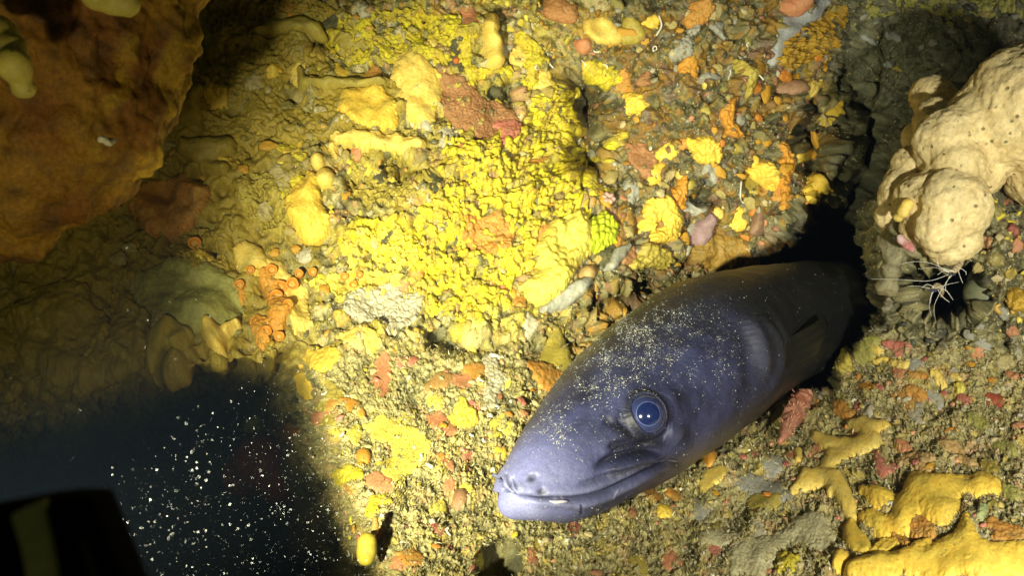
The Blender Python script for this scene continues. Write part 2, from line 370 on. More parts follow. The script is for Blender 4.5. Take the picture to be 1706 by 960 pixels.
colr = lerp(colr, [.030, .032, .022], sstep(0, 50, sdc) * low * .9)  # shade inside the crevice painted dark
colr = lerp(colr, [.10, .095, .05], pitm * .6)  # shade in the pits painted darker
rw_ = sstep(940, 1060, GX + 20 * mid) * (1 - ledge) * (1 - sstep(1380, 1430, GX)); colr = colr * (1 - .42 * rw_)[..., None]  # right wall painted darker to lower its brightness
rockmat = attrmat('encrusted_rock', rough=.5, spec=.45, nscale=650, bump=.8, dist=.0012)
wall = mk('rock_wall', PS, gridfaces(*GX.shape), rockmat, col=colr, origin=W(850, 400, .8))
tag(wall, kind='structure')

def gidx(px, py):
    fx = np.interp(px, xs, np.arange(len(xs))); fy = np.interp(py, ys, np.arange(len(ys)))
    ix = np.clip(fx.astype(int), 0, len(xs) - 2); iy = np.clip(fy.astype(int), 0, len(ys) - 2)
    return ix, iy, fx - ix, fy - iy
def samp(A, px, py):
    px = np.asarray(px, float); py = np.asarray(py, float); ix, iy, a, b = gidx(px, py)
    if A.ndim == 3: a = a[..., None]; b = b[..., None]
    return A[iy, ix] * (1 - a) * (1 - b) + A[iy, ix + 1] * a * (1 - b) + A[iy + 1, ix] * (1 - a) * b + A[iy + 1, ix + 1] * a * b
def blur(A, k):
    for _ in range(2):
        for ax in (0, 1):
            c = np.cumsum(np.concatenate([np.repeat(A.take([0], ax), k + 1, ax), A, np.repeat(A.take([-1], ax), k, ax)], ax), axis=ax)
            n = A.shape[ax]; A = (c.take(range(2 * k + 1, 2 * k + 1 + n), ax) - c.take(range(0, n), ax)) / (2 * k + 1)
    return A
hs = blur(h, 7)                     # relief without its grit: what a smooth animal grows over

# ------------------------------------------------------------------ crusts that grow over the rock
def patch(name, label, cat, mat, chains=None, poly=None, H=5, R=14, wob=(5, 22), rug=(0, 10), fine_=.25, mode='dome', group=None, k=7, seed=None, step=None, holes=0, spikes=None, parent=None):
    seed = seed if seed is not None else rng.integers(1, 900)
    if chains:
        pts = np.array([c for ch in chains for c in ch]); x0, y0 = (pts[:, :2] - pts[:, 2:3]).min(0); x1, y1 = (pts[:, :2] + pts[:, 2:3]).max(0)
    else:
        pts = np.array(poly); x0, y0 = pts.min(0)[:2]; x1, y1 = pts.max(0)[:2]
    pad = 8 + wob[0] * 1.5; x0 -= pad; x1 += pad; y0 -= pad; y1 += pad
    step = step or max(1.0, min(2.0, max(x1 - x0, y1 - y0) / 260))
    X, Y = np.meshgrid(np.arange(x0, x1, step), np.arange(y0, y1, step))
    xw = X + wob[0] * n2(X, Y, wob[1], seed, 3); yw = Y + wob[0] * n2(X, Y, wob[1], seed + 1, 3)
    if chains:
        m = np.full(X.shape, -1e9)
        for ch in chains:
            s = sdchain(xw, yw, ch, k); m = np.maximum(m, s) + k * .5 * np.exp(-np.abs(m - s) / k) * (np.minimum(m, s) > -30)
    else: m = sdpoly(xw, yw, poly)
    if holes:
        m = np.minimum(m, (.22 - n2(X, Y, holes, seed + 5, 3)) * holes); m = np.minimum(m, (.30 - n2(X, Y, 9, seed + 6, 2)) * 9)
        amp_f = 1.0
    else: amp_f = 0
    m = m + 1.8 * n2(X, Y, 5, seed + 7) * (1 if rug[0] > 0 else .12)
    t = np.clip(m / R, 0, 1)
    if mode == 'dome': th = np.sqrt(1 - (1 - t) ** 2)
    else: th = sstep(0, .5, t)
    amp = H * .001 * th * (1 + rug[0] * n2(X, Y, rug[1], seed + 2, 2)) + .0016 * amp_f * th * np.clip(.5 - np.abs(n2(X, Y, 10, seed + 9, 2)) * 1.6, -.5, .5) + .0004 * fine_ * th * n2(X, Y, 4, seed + 3) * 3
    if spikes:
        a1, a2, _ = worley(X, Y, spikes[1], seed & 127); amp += spikes[0] * .001 * th * np.clip(1 - a1 * 1.5, 0, 1)
    amp = amp * (1 - .45 * samp(ledge, X, Y))
    hb = samp(hs, X, Y) ; P = samp(P0, X, Y); Nn = samp(N0, X, Y)
    Pp = P + Nn * (hb + amp - .0035 * np.clip(-m / (2 * step), 0, 1) - .0004)[..., None]
    keep = (m > -2.2 * step).ravel()
    V, Fa, _ = compact(Pp.reshape(-1, 3), gridfaces(*X.shape), keep)
    if len(Fa) < 4: return None
    o = mk(name, V, Fa, mat, parent=parent)
    if cat: tag(o, label, cat, group)
    return o

YEL = spongemat((.80, .72, .03), (.55, .40, .05), pores=.7, bump=1.0, rough=.45, silt=.85)
YEL2 = spongemat((.85, .78, .14), (.66, .52, .08), pores=.5, bump=.8, silt=.6)
LIME = spongemat((.55, .62, .02), (.45, .52, .03), pores=.5, bump=.5)
EGG = spongemat((.84, .66, .18), (.78, .54, .10), pores=.45, bump=.4, rough=.5, sss=.12, silt=.3)
EGG2 = spongemat((.85, .64, .10), (.78, .50, .06), pores=.45, bump=.4, rough=.5, sss=.12, silt=.3)
CREAM = spongemat((.66, .50, .20), (.58, .40, .13), pores=.75, scale=.55, bump=.3, sss=.1)
ORA = spongemat((.66, .32, .04), (.54, .24, .03), pores=.4, bump=.5)
ORT = spongemat((.62, .33, .07), (.45, .20, .04), pores=.6, bump=.6)
OLV = spongemat((.42, .30, .04), (.28, .21, .03), pores=.4, bump=.4, scale=.6)
OLY = spongemat((.50, .40, .07), (.34, .27, .05), pores=.4, bump=.4, scale=.8)
SAL = spongemat((.66, .30, .15), (.55, .21, .10), pores=.3, bump=.5)
PNK = spongemat((.62, .24, .17), (.50, .16, .11), pores=.3, bump=.5)
PBR = spongemat((.50, .26, .12), (.38, .17, .07), pores=.7, bump=1.0, scale=1.5)
GRY = spongemat((.42, .42, .36), (.27, .27, .22), pores=.3, bump=.4)
WHT = spongemat((.60, .56, .42), (.42, .38, .26), pores=.3, bump=.6)
MAU = spongemat((.34, .22, .24), (.24, .15, .16), pores=.3, bump=.3)
GRN = spongemat((.40, .38, .10), (.28, .27, .07), pores=.3, bump=.5)
PES = 'encrusting_sponge'
S = 'sponge'
# --- yellow crusts of the central wall
patch(PES, 'bright yellow ragged crust at the top of the wall left of the cream finger sponge', S, YEL, poly=[(535,45),(600,25),(690,15),(760,30),(790,60),(770,100),(720,115),(690,95),(650,110),(590,105),(545,85)], H=6, wob=(18,26), holes=30, rug=(.5,14))
patch(PES, 'small yellow crust between the cream finger sponge and the dark pit', S, YEL, chains=[[(868,60,12),(885,90,10),(880,135,13)],[(905,100,8),(885,90,8)]], H=6, wob=(9,14), rug=(.5,10))
patch(PES, 'ragged yellow collar round the foot of the cream finger sponge', S, YEL, chains=[[(768,60,12),(775,100,9),(788,140,6)],[(790,125,7),(845,118,8)],[(735,100,9),(700,85,10),(690,60,8)]], H=6, wob=(9,14), rug=(.5,10))
patch(PES, 'largest yellow crust, a lumpy band crossing the wall below the pink patch', S, YEL, poly=[(735,215),(790,235),(850,205),(900,195),(960,245),(985,290),(960,330),(985,365),(900,370),(905,430),(860,470),(830,515),(780,545),(720,520),(700,470),(640,430),(570,405),(590,370),(660,365),(720,345),(745,300)], H=8, R=10, wob=(22,32), holes=24, rug=(.7,11), seed=31)
patch(PES, 'pale yellow crust left of the big yellow band, above the ring polyps', S, YEL2, poly=[(575,395),(640,375),(700,400),(700,450),(640,455),(590,440)], H=8, R=9, wob=(16,24), holes=22, rug=(.7,10))
patch(PES, 'narrow upright yellow crust on the rim of the dark pit', S, YEL, poly=[(880,150),(925,140),(950,190),(960,260),(935,285),(900,240),(885,200)], H=6, wob=(14,20), holes=18, rug=(.6,9))
patch(PES, 'small yellow tuft at the top right of the dark pit', S, YEL, chains=[[(990,110,9),(1010,122,10),(1035,130,7)],[(1005,122,9),(1015,140,6)]], H=6, wob=(8,12), rug=(.5,8))
patch(PES, 'yellow crust bits hanging along the right side of the dark pit', S, YEL, chains=[[(1040,225,8),(1022,250,7)],[(975,300,12),(985,330,10),(1015,320,7)],[(1000,265,6),(1020,275,5)]], H=5, wob=(8,12), rug=(.5,8))
patch(PES, 'sulphur yellow crust below the bare patch, beside the egg coloured ball', S, YEL, chains=[[(470,250,8),(490,245,6)],[(500,305,10),(480,330,9),(490,350,6)],[(505,265,8),(495,262,7)]], H=5, wob=(7,12), rug=(.5,8))
patch(PES, 'thin yellow crust low on the wall over the pale fuzzy patch', S, YEL2, poly=[(560,455),(620,445),(690,465),(705,500),(650,500),(600,490),(565,500),(500,470)], H=5, R=9, wob=(16,20), holes=20, rug=(.7,10))
patch(PES, 'small yellow crust lobes dripping down between wall and ledge', S, YEL, chains=[[(790,520,10),(800,545,8)],[(770,540,7),(775,560,5)],[(830,500,9),(845,515,7)]], H=5, wob=(7,12), rug=(.5,8))
# --- spiky sponge
o = patch('spiky_sponge', 'lumpy yellow sponge with small spikes just above the eel', S, YEL2, poly=[(915,375),(960,362),(985,380),(985,420),(955,455),(935,490),(905,515),(875,500),(870,478),(895,455),(885,420)], H=14, R=26, wob=(5,22), rug=(.12,18), spikes=(3.4,13), seed=44)
patch('spiky_sponge', 'lime green spiky sponge touching the right edge of the yellow spiky one', S, LIME, poly=[(975,372),(1005,358),(1030,375),(1028,405),(1000,420),(965,425),(972,400)], H=11, R=18, wob=(5,18), rug=(.12,18), spikes=(4,11), seed=47)
# --- pink patch
patch(PES, 'grainy pinkish brown crust on the wall below the cream finger', S, PBR, poly=[(735,120),(775,130),(800,155),(845,165),(862,200),(845,240),(815,240),(780,220),(755,205),(735,175),(728,145)], H=4, R=10, wob=(9,20), rug=(.25,9), fine_=.8)
patch(PES, 'coral red corner growing on the grainy pinkish crust', S, PNK, chains=[[(832,205,10),(850,215,13),(838,235,9)]], H=7, wob=(6,12), rug=(.2,9), fine_=.6)
patch(PES, 'small red knob sponge above the grainy pinkish crust', S, spongemat((.65,.14,.03)), chains=[[(760,103,7)]], H=7, R=8, wob=(2,8))
patch(PES, 'little violet lump beside the grainy pinkish crust', S, spongemat((.28,.20,.42)), chains=[[(721,176,8)]], H=5, R=8, wob=(2,8))
# --- finger sponges and cushions of the left wall
patch('finger_sponge', 'upright cream finger sponge with three bulges at the top of the wall', S, EGG, chains=[[(820,32,11),(814,48,11),(812,60,8),(818,78,13),(821,105,16)]], H=20, R=15, wob=(2,14), k=4)
patch('finger_sponge', 'pale yellow horizontal bar sponge over the orange cushion', S, OLY, chains=[[(505,142,8),(545,143,7),(590,138,8),(640,142,7)],[(505,142,8),(500,118,6)]], H=11, R=10, wob=(3,20), k=5)
patch('finger_sponge', 'dim olive finger sponge pointing left on the upper wall', S, OLY, chains=[[(432,58,7),(455,48,10),(500,44,12),(530,50,10)]], H=14, R=12, wob=(3,20), k=5)
patch('cushion_sponge', 'smooth olive and orange cushion spreading over the upper left wall', S, OLV, poly=[(335,90),(400,60),(520,60),(545,100),(640,120),(680,160),(650,220),(560,250),(470,235),(400,250),(340,235),(310,160)], H=7, R=26, wob=(20,50), holes=60, rug=(.35,40))
patch('cushion_sponge', 'bright orange square cushion in the middle of the left wall', S, EGG2, poly=[(570,150),(630,143),(664,170),(662,215),(630,222),(590,210),(560,190)], H=9, R=16, wob=(8,20), rug=(.2,20))
patch('cushion_sponge', 'cream coloured ledge of sponge running under the orange cushion', S, EGG, chains=[[(560,232,9),(610,238,11),(660,240,11),(700,245,9)],[(555,245,8),(560,262,5)]], H=10, R=12, wob=(6,18), rug=(.15,18))
patch('cushion_sponge', 'golden yellow patch of sponge left of the pinkish crust', S, EGG, poly=[(650,100),(690,85),(720,110),(740,150),(720,210),(690,215),(670,170),(655,140)], H=6, R=16, wob=(10,22), rug=(.3,16))
patch('ball_sponge', 'egg coloured ball sponge above its larger twin on the left wall', S, EGG, chains=[[(531,275,12)]], H=10, R=12, wob=(1,10))
patch('ball_sponge', 'larger egg coloured ball sponge under the small ball', S, EGG, chains=[[(543,301,17)]], H=13, R=17, wob=(1.5,14))
patch('cushion_sponge', 'big orange lobe hanging on the left wall below the ball sponges', S, EGG2, chains=[[(520,305,13),(508,340,22),(520,375,28)],[(520,375,28),(490,360,12)]], H=14, R=24, wob=(6,22), rug=(.1,16))
patch('cushion_sponge', 'pale cream tongue of sponge on the left wall above the ring polyps', S, EGG, poly=[(388,412),(410,400),(440,415),(450,445),(430,470),(405,468),(392,445)], H=9, R=16, wob=(4,18))
patch('cushion_sponge', 'olive lobe with two dark openings left of the orange cushion', S, OLV, chains=[[(310,250,14),(345,255,16),(380,245,16)],[(345,278,12),(375,285,12)]], H=15, R=16, wob=(4,18))
patch('cushion_sponge', 'grey green drape of sponge in the shade of the big boulder', S, OLV, chains=[[(330,160,14),(315,190,18),(330,215,14)]], H=12, R=16, wob=(4,18))
patch('cushion_sponge', 'dim orange tan sheet of sponge below the olive lobe', S, ORT, poly=[(235,300),(300,290),(350,310),(345,350),(300,400),(250,395),(215,350)], H=8, R=22, wob=(10,28), rug=(.3,20))
patch('cushion_sponge', 'olive green cushion low on the dim left wall', S, GRN, poly=[(225,470),(300,430),(380,450),(410,500),(390,550),(320,560),(260,540),(225,510)], H=9, R=26, wob=(14,34), rug=(.3,20))
patch('cushion_sponge', 'dim brown cushion hanging over the dark drop at far left', S, OLV, poly=[(20,520),(90,470),(150,480),(190,560),(170,620),(110,640),(40,620)], H=12, R=30, wob=(14,34), rug=(.4,24))
patch('cushion_sponge', 'brownish lobe hanging at the lip of the dark drop', S, OLY, chains=[[(290,560,16),(270,590,14),(262,605,10)],[(315,565,12),(300,590,10)]], H=14, R=14, wob=(3,18))
patch('cushion_sponge', 'rounded tip sponge hanging lowest beside the ring polyps', S, EGG, chains=[[(352,555,14),(362,575,12),(366,586,9)],[(380,555,10),(395,545,9)]], H=15, R=12, wob=(3,18))
patch('cushion_sponge', 'yellow brown knob sponges in a row above the dark drop', S, OLY, chains=[[(195,590,13),(215,600,12)],[(245,540,12),(240,560,10)],[(160,575,12),(150,600,9)]], H=13, R=12, wob=(4,14))
patch(PES, 'orange crust carrying ring polyps at the left wall foot', S, ORA, chains=[[(440,455,10),(455,480,12),(470,520,16),(460,545,14)],[(430,540,14),(438,570,10)],[(405,485,9),(400,500,7)]], H=8, R=11, wob=(7,16), rug=(.3,9))
patch('cushion_sponge', 'translucent yellow cushion between the ring polyps', S, EGG, poly=[(425,430),(470,440),(510,480),(520,540),(490,560),(470,500),(430,470)], H=5, R=14, wob=(8,18), rug=(.3,12))
patch(PES, 'pale whitish fuzzy crust at the foot of the central wall', S, WHT, poly=[(590,480),(650,470),(705,490),(700,540),(650,555),(600,540),(565,520)], H=5, R=12, wob=(12,22), rug=(.7,9), fine_=1)
patch(PES, 'rust orange rough crust inside the yellow band', S, ORT, poly=[(770,360),(830,355),(860,385),(850,425),(805,425),(770,400)], H=7, R=12, wob=(8,18), rug=(.6,10), fine_=.8)
patch(PES, 'orange yellow crust at the boundary of wall and ledge', S, EGG2, poly=[(505,585),(545,578),(570,600),(560,625),(525,620),(505,605)], H=5, R=9, wob=(8,14), rug=(.4,9))
patch(PES, 'cream and pink crust where the central wall meets the ledge', S, EGG, poly=[(560,560),(610,555),(640,575),(620,600),(575,590)], H=4, R=9, wob=(9,14), rug=(.4,9))
patch('cushion_sponge', 'amber brown cushion left of the orange lobe on the dim wall', S, OLY, poly=[(395,300),(450,290),(490,310),(495,360),(470,395),(430,380),(400,350)], H=9, R=20, wob=(10,24), holes=40, rug=(.3,20))
patch('cushion_sponge', 'broad tan cushion on the top left of the wall beside the boulder', S, OLV, poly=[(350,-10),(430,-20),(520,-10),(560,20),(520,45),(440,75),(370,70),(345,30)], H=8, R=24, wob=(12,34), holes=60, rug=(.35,30))
patch('cushion_sponge', 'dim olive cushion with pits between the boulder and the cream tongue', S, OLV, poly=[(300,370),(380,385),(385,450),(330,460),(270,450),(230,430),(250,395)], H=9, R=20, wob=(12,26), holes=44, rug=(.35,18))
patch('cushion_sponge', 'golden film of sponge between the orange cushion and the yellow band', S, OLY, poly=[(600,255),(690,255),(735,290),(720,340),(640,350),(585,320),(575,280)], H=5, R=14, wob=(14,26), holes=26, rug=(.5,12))
patch('cushion_sponge', 'dim brown sheet of sponge at the far left above the dark drop', S, OLV, poly=[(190,480),(235,520),(260,560),(250,610),(190,640),(120,660),(130,600),(180,560)], H=9, R=20, wob=(12,26), rug=(.35,18))
# --- right part of the wall
patch(PES, 'greenish cream triangular sponge on the ledge left of the eel neck', S, OLY, poly=[(895,600),(925,545),(945,560),(950,600),(985,620),(960,650),(925,615)], H=5, R=12, wob=(5,18))
patch(PES, 'brick orange crust under the greenish triangular sponge', S, ORT, poly=[(868,605),(900,600),(935,625),(950,660),(920,670),(890,640)], H=6, R=9, wob=(7,14), rug=(.4,8))
patch('tube_sponge', 'grey smooth tube sponge lying beside the yellow spiky one', S, GRY, chains=[[(975,470,8),(955,488,9),(935,505,9),(905,518,7)],[(1015,445,8),(1030,425,7),(1045,412,6)]], H=9, R=8, wob=(2,10))
patch('ball_sponge', 'tan ball sponge resting on the grey tube sponge', S, spongemat((.55,.36,.14)), chains=[[(977,458,13)]], H=13, R=13, wob=(1,10))
patch('ball_sponge', 'salmon brown lump at the top edge of the wall right of the finger sponge', S, spongemat((.55,.26,.10),(.42,.20,.07),bump=.7), chains=[[(925,15,20),(945,20,18)]], H=10, R=18, wob=(3,14), rug=(.2,12))
patch('ball_sponge', 'round salmon sponge under the salmon brown lump', S, SAL, chains=[[(971,75,15)]], H=10, R=15, wob=(2,12))
patch('cushion_sponge', 'smooth egg yellow lobe in the upper middle of the wall', S, EGG, chains=[[(985,42,15),(1005,50,18),(1025,62,13)]], H=11, R=15, wob=(3,14))
patch('cushion_sponge', 'buff coloured lobe right of the smooth egg yellow lobe', S, OLY, chains=[[(1050,40,14),(1060,55,12),(1040,65,10)]], H=8, R=12, wob=(3,14))
patch(PES, 'orange brown crust at the top edge, middle of the right wall', S, ORT, poly=[(1150,5),(1175,-5),(1195,10),(1180,35),(1150,50),(1138,35)], H=7, R=10, wob=(6,12), rug=(.4,8))
patch(PES, 'small orange crust high on the right wall', S, ORA, chains=[[(1135,115,8),(1150,108,9),(1158,120,6)]], H=5, R=7, wob=(5,9), rug=(.3,7))
patch(PES, 'amber ragged crust climbing to the top edge of the right wall', S, spongemat((.50,.32,.03),(.36,.2,.02),pores=.6,bump=.7), poly=[(1290,70),(1320,45),(1370,30),(1400,5),(1410,20),(1385,60),(1370,100),(1325,110),(1305,130),(1280,125)], H=12, R=12, wob=(9,18), holes=30, rug=(.5,11))
patch(PES, 'pale bluish strip of smooth crust left of the amber ragged one', S, spongemat((.42,.44,.46),(.30,.31,.32),pores=.1,bump=.2), chains=[[(1375,2,7),(1350,20,8),(1310,40,9),(1292,70,7),(1284,105,7)]], H=6, R=7, wob=(3,10))
patch('ball_sponge', 'salmon knob sitting on top of the pale bluish strip', S, SAL, chains=[[(1318,12,16),(1330,-5,14)]], H=12, R=15, wob=(3,12))
patch('ball_sponge', 'dusty pink ball sponge right of the amber knobs', S, spongemat((.42,.24,.14)), chains=[[(1324,145,14)]], H=11, R=14, wob=(1.5,12))
patch(PES, 'amber ring shaped crust low on the right wall', S, EGG2, chains=[[(1078,375,9),(1085,350,10),(1108,345,10),(1122,368,10),(1112,392,9),(1090,398,8)]], H=10, R=9, wob=(5,10), rug=(.3,8))
patch('cushion_sponge', 'mauve tongue sponge low on the right wall', S, MAU, chains=[[(1185,365,9),(1172,385,11),(1165,402,8)]], H=10, R=10, wob=(3,10))
patch('cushion_sponge', 'brown mauve lump right of the mauve tongue sponge', S, spongemat((.34,.20,.13)), chains=[[(1265,360,12),(1262,380,13)]], H=10, R=12, wob=(3,10))
patch('cushion_sponge', 'glossy brown and orange cushion directly above the eel back', S, spongemat((.44,.25,.04),(.24,.16,.04),pores=.5,bump=.3,scale=.8), poly=[(1150,415),(1180,390),(1240,395),(1255,420),(1240,440),(1190,450),(1160,440)], H=9, R=14, wob=(5,16), rug=(.4,14))
patch('cushion_sponge', 'pale stalked sponge hanging in the dark pit', S, EGG, chains=[[(972,215,6),(966,245,7),(968,270,5)]], H=10, R=7, wob=(3,10))
patch(PES, 'grey white crust streak in the upper middle of the wall', S, GRY, chains=[[(1145,62,6),(1140,85,9),(1120,95,6)],[(1175,128,10),(1195,130,8)]], H=4, R=7, wob=(6,10), rug=(.4,7))
patch(PES, 'tan crust patch right of the dark pit', S, PBR, poly=[(1045,240),(1075,240),(1095,265),(1085,300),(1060,290),(1045,265)], H=4, R=9, wob=(6,14), rug=(.3,9))
for (x, y, r, lb) in [(1488,58,9,'pale blue grey fleck of crust highest on the grey rock at upper right'),(1478,103,8,'pale fleck of crust below the highest one on the grey rock'),(1445,62,8,'flat grey white fleck left of the highest fleck on the grey rock'),(1500,112,7,'dull yellow fleck on the grey rock near the cream boulder')]:
    patch(PES, lb, S, spongemat((.40,.43,.42),(.28,.30,.27),pores=.1) if 'yellow' not in lb else OLY, chains=[[(x-r,y-2,r*.6),(x+r,y+3,r*.7)]], H=4, R=6, wob=(5,8))
patch(PES, 'olive yellow film along the top edge at upper right', S, GRN, poly=[(1430,-5),(1560,-8),(1700,-8),(1700,20),(1600,30),(1520,15),(1440,25)], H=4, R=12, wob=(14,20), holes=22, rug=(.6,10))
# knobs clusters: amber groups on right wall
for (pts, lb, mt) in [
    ([[(1050,160,8),(1068,172,10),(1055,185,7)]], 'amber knobby crust near the rim of the dark pit', EGG2),
    ([[(1160,245,9),(1180,240,10),(1190,258,9),(1170,265,9)],[(1150,235,7),(1160,245,6)]], 'amber knobby crust at the centre of the right wall', EGG2),
    ([[(1262,288,8),(1280,285,10),(1285,305,8),(1268,300,8)]], 'amber knobby crust left of the shaded rib', EGG2),
    ([[(1225,165,6),(1212,190,8),(1220,215,7),(1238,225,6)]], 'thin amber crust streak on the upper right wall', ORA),
    ([[(1310,240,8),(1315,270,9),(1305,305,8),(1312,340,8)]], 'long amber streak running down beside the crevice', ORA),
    ([[(1175,420,9),(1200,430,8)]], 'orange bead crust just above the brown cushion', ORA),
    ([[(1225,105,7),(1245,130,8),(1250,155,6)]], 'olive crust streak right of the orange crust', OLY),
    ([[(1360,300,10),(1350,330,8)],[(1365,303,8),(1372,310,7)]], 'dim amber lobe on the lip of the crevice', EGG2),
    ([[(1140,300,7),(1130,325,8),(1140,345,7)]], 'orange streak above the amber ring crust', ORA),
    ([[(1075,420,12),(1100,430,12),(1060,440,8)]], 'cream lumpy crust at the wall foot behind the eel', OLY)]:
    patch(PES, lb, S, mt, chains=pts, H=8, R=8, wob=(6,10), rug=(.5,8))

# --- ledge, left part
patch(PES, 'broad lemon yellow crust on the ledge left of the snout', S, YEL2, poly=[(605,705),(640,690),(670,710),(700,715),(718,740),(712,770),(680,790),(668,812),(640,800),(625,770),(655,760),(650,740),(620,730)], H=3.5, R=8, wob=(5,14), rug=(.15,10))
patch(PES, 'acid yellow rough crust left of the orange ball on the ledge', S, YEL, poly=[(548,790),(575,768),(600,775),(608,795),(580,805),(560,815)], H=5, R=8, wob=(6,11), rug=(.4,7), fine_=1)
patch('ball_sponge', 'bright orange ball sponge beside the lemon yellow crust', S, ORA, chains=[[(605,755,13)]], H=9, R=13, wob=(1,10))
patch(PES, 'salmon orange crust below the lemon yellow crust', S, SAL, poly=[(606,795),(625,785),(655,800),(658,820),(640,828),(615,815)], H=3.5, R=8, wob=(4,11))
patch(PES, 'yellow crust bits under the salmon orange crust', S, YEL, chains=[[(625,835,8),(622,855,9)],[(640,835,8),(650,840,6)]], H=4, R=7, wob=(7,10), rug=(.4,7))
patch(PES, 'golden orange rough sponge on the ledge between pink crusts', S, EGG2, chains=[[(768,685,10),(778,700,12),(772,712,7)]], H=8, R=9, wob=(5,9), rug=(.4,8), seed=55)
patch(PES, 'pink crust above the golden orange rough sponge', S, SAL, poly=[(750,625),(785,620),(790,645),(775,655),(755,645)], H=4, R=7, wob=(5,11))
patch(PES, 'peach coloured crust lobe left of the pink crust', S, spongemat((.66,.36,.12)), chains=[[(712,648,9),(735,636,10),(748,630,8)]], H=4, R=8, wob=(4,11))
patch(PES, 'orange crust lobe right of the pink crust', S, ORT, chains=[[(790,632,8),(797,618,8),(775,618,6)]], H=5, R=7, wob=(4,9))
patch(PES, 'terracotta crust patch left of the golden orange sponge', S, SAL, poly=[(705,690),(735,685),(755,705),(765,725),(740,728),(715,710)], H=3.5, R=8, wob=(7,12))
patch(PES, 'small salmon crust at upper left of the ledge', S, SAL, poly=[(625,600),(645,590),(655,620),(650,650),(635,670),(620,640)], H=3, R=7, wob=(6,11))
patch(PES, 'pink crust fleck below the wall foot', S, PNK, chains=[[(668,608,8),(690,600,7)]], H=3, R=6, wob=(5,9))
patch(PES, 'orange slanting bar of crust near the dark drop', S, ORA, chains=[[(570,668,5),(590,680,7),(605,692,5)]], H=4, R=6, wob=(4,9))
patch(PES, 'orange tongue at the rim of the dark drop', S, EGG2, chains=[[(490,632,6),(502,645,8),(512,662,5)]], H=7, R=7, wob=(3,9))
patch(PES, 'terracotta spot left of the orange slanting bar', S, SAL, chains=[[(528,698,11),(545,690,7)]], H=4, R=7, wob=(4,9))
patch('star_shaped_sponge', 'small brown star shaped growth at the rim of the dark drop', S, ORT, chains=[[(462,722,4),(478,722,8),(494,720,4)],[(478,722,6),(470,735,3)],[(478,722,6),(490,735,3)],[(478,720,5),(478,708,3)]], H=6, R=6, wob=(2,9), k=3)
patch(PES, 'orange spread crust near the bottom edge of the ledge', S, ORT, poly=[(658,922),(690,915),(712,930),(700,950),(672,950)], H=3.5, R=8, wob=(6,11))
patch('ball_sponge', 'brown ball sponge in front of the eel snout', S, spongemat((.36,.19,.10)), chains=[[(766,832,13)]], H=9, R=13, wob=(2,9))
patch(PES, 'yellow crust behind the brown ball sponge', S, YEL2, chains=[[(775,818,10),(788,828,7)],[(735,843,11),(722,852,8)]], H=4, R=8, wob=(5,9), rug=(.3,7))
patch('ball_sponge', 'orange knob sponge left of the dark hollow under the snout', S, ORA, chains=[[(803,920,10)]], H=8, R=10, wob=(2,9))
patch(PES, 'yellow oval crust close to the snout', S, EGG2, chains=[[(826,757,7),(838,758,6)]], H=4, R=6, wob=(2,9))
patch(PES, 'tiny pink crust near the snout tip', S, PNK, chains=[[(775,765,6),(785,758,5)]], H=3, R=5, wob=(4,7))
patch(PES, 'pale yellow crust left of the eel head on the ledge', S, YEL2, chains=[[(820,710,6),(835,700,5)],[(820,728,8),(830,732,6)]], H=3, R=6, wob=(4,8))
patch(PES, 'blurred whitish tuft crust on the ledge above the eel head', S, WHT, chains=[[(815,600,12),(825,640,13),(815,680,12)]], H=4, R=10, wob=(10,14), rug=(.8,8), fine_=1)
patch(PES, 'cream stringy crust near the drop rim', S, OLY, chains=[[(545,640,6),(560,660,8),(540,680,6),(555,710,7)]], H=3, R=6, wob=(9,12), rug=(.5,7))
# --- ledge below and right of the eel
patch('ball_sponge', 'shiny orange ball sponge under the eel jaw', S, ORA, chains=[[(1181,765,15)]], H=13, R=15, wob=(1,10))
patch('ball_sponge', 'golden yellow button sponge below the lower jaw', S, EGG2, chains=[[(1103,862,12),(1110,862,11)]], H=7, R=12, wob=(2,9), rug=(.2,7))
patch(PES, 'peach crust below the shiny orange ball sponge', S, EGG, chains=[[(1180,800,10),(1200,795,10),(1175,812,8)]], H=5, R=9, wob=(4,9))
patch(PES, 'orange crust touching the underside of the eel jaw', S, ORT, chains=[[(1080,825,10),(1095,835,9)],[(1115,820,8),(1130,830,8)]], H=4, R=8, wob=(6,10))
patch(PES, 'grey translucent film right of the peach crust', S, GRY, poly=[(1225,800),(1265,790),(1300,805),(1320,830),(1330,850),(1290,830),(1250,825)], H=3.5, R=10, wob=(8,14))
patch(PES, 'pale grey jelly patch left of the yellow sponge chain', S, GRY, poly=[(1265,765),(1300,760),(1315,780),(1290,795),(1268,785)], H=4, R=10, wob=(6,12))
patch(PES, 'olive round button crust below the grey film', S, OLY, chains=[[(1262,835,16),(1278,840,12)],[(1292,832,9)]], H=5, R=11, wob=(3,10))
patch('mound_sponge', 'pale grey bumpy mound sponge at the bottom of the ledge', S, spongemat((.56,.52,.30),(.44,.40,.22),pores=.2,bump=.7), poly=[(1210,925),(1240,905),(1290,890),(1330,860),(1370,855),(1395,890),(1370,920),(1320,905),(1290,930),(1270,962),(1220,962)], H=7, R=24, wob=(10,22), rug=(.12,12), fine_=.6)
patch('mound_sponge', 'greyish flat mound left of the bumpy mound sponge', S, spongemat((.54,.50,.30),(.44,.40,.22),pores=.2,bump=.7), poly=[(1160,895),(1190,880),(1235,890),(1240,905),(1200,915),(1165,915)], H=5, R=16, wob=(7,14), rug=(.1,12), fine_=.5)
patch(PES, 'lemon crust at the bottom edge below the grey mound', S, YEL, chains=[[(1305,930,9),(1318,945,12)],[(1300,950,8),(1330,935,6)]], H=6, R=8, wob=(7,9), rug=(.5,7))
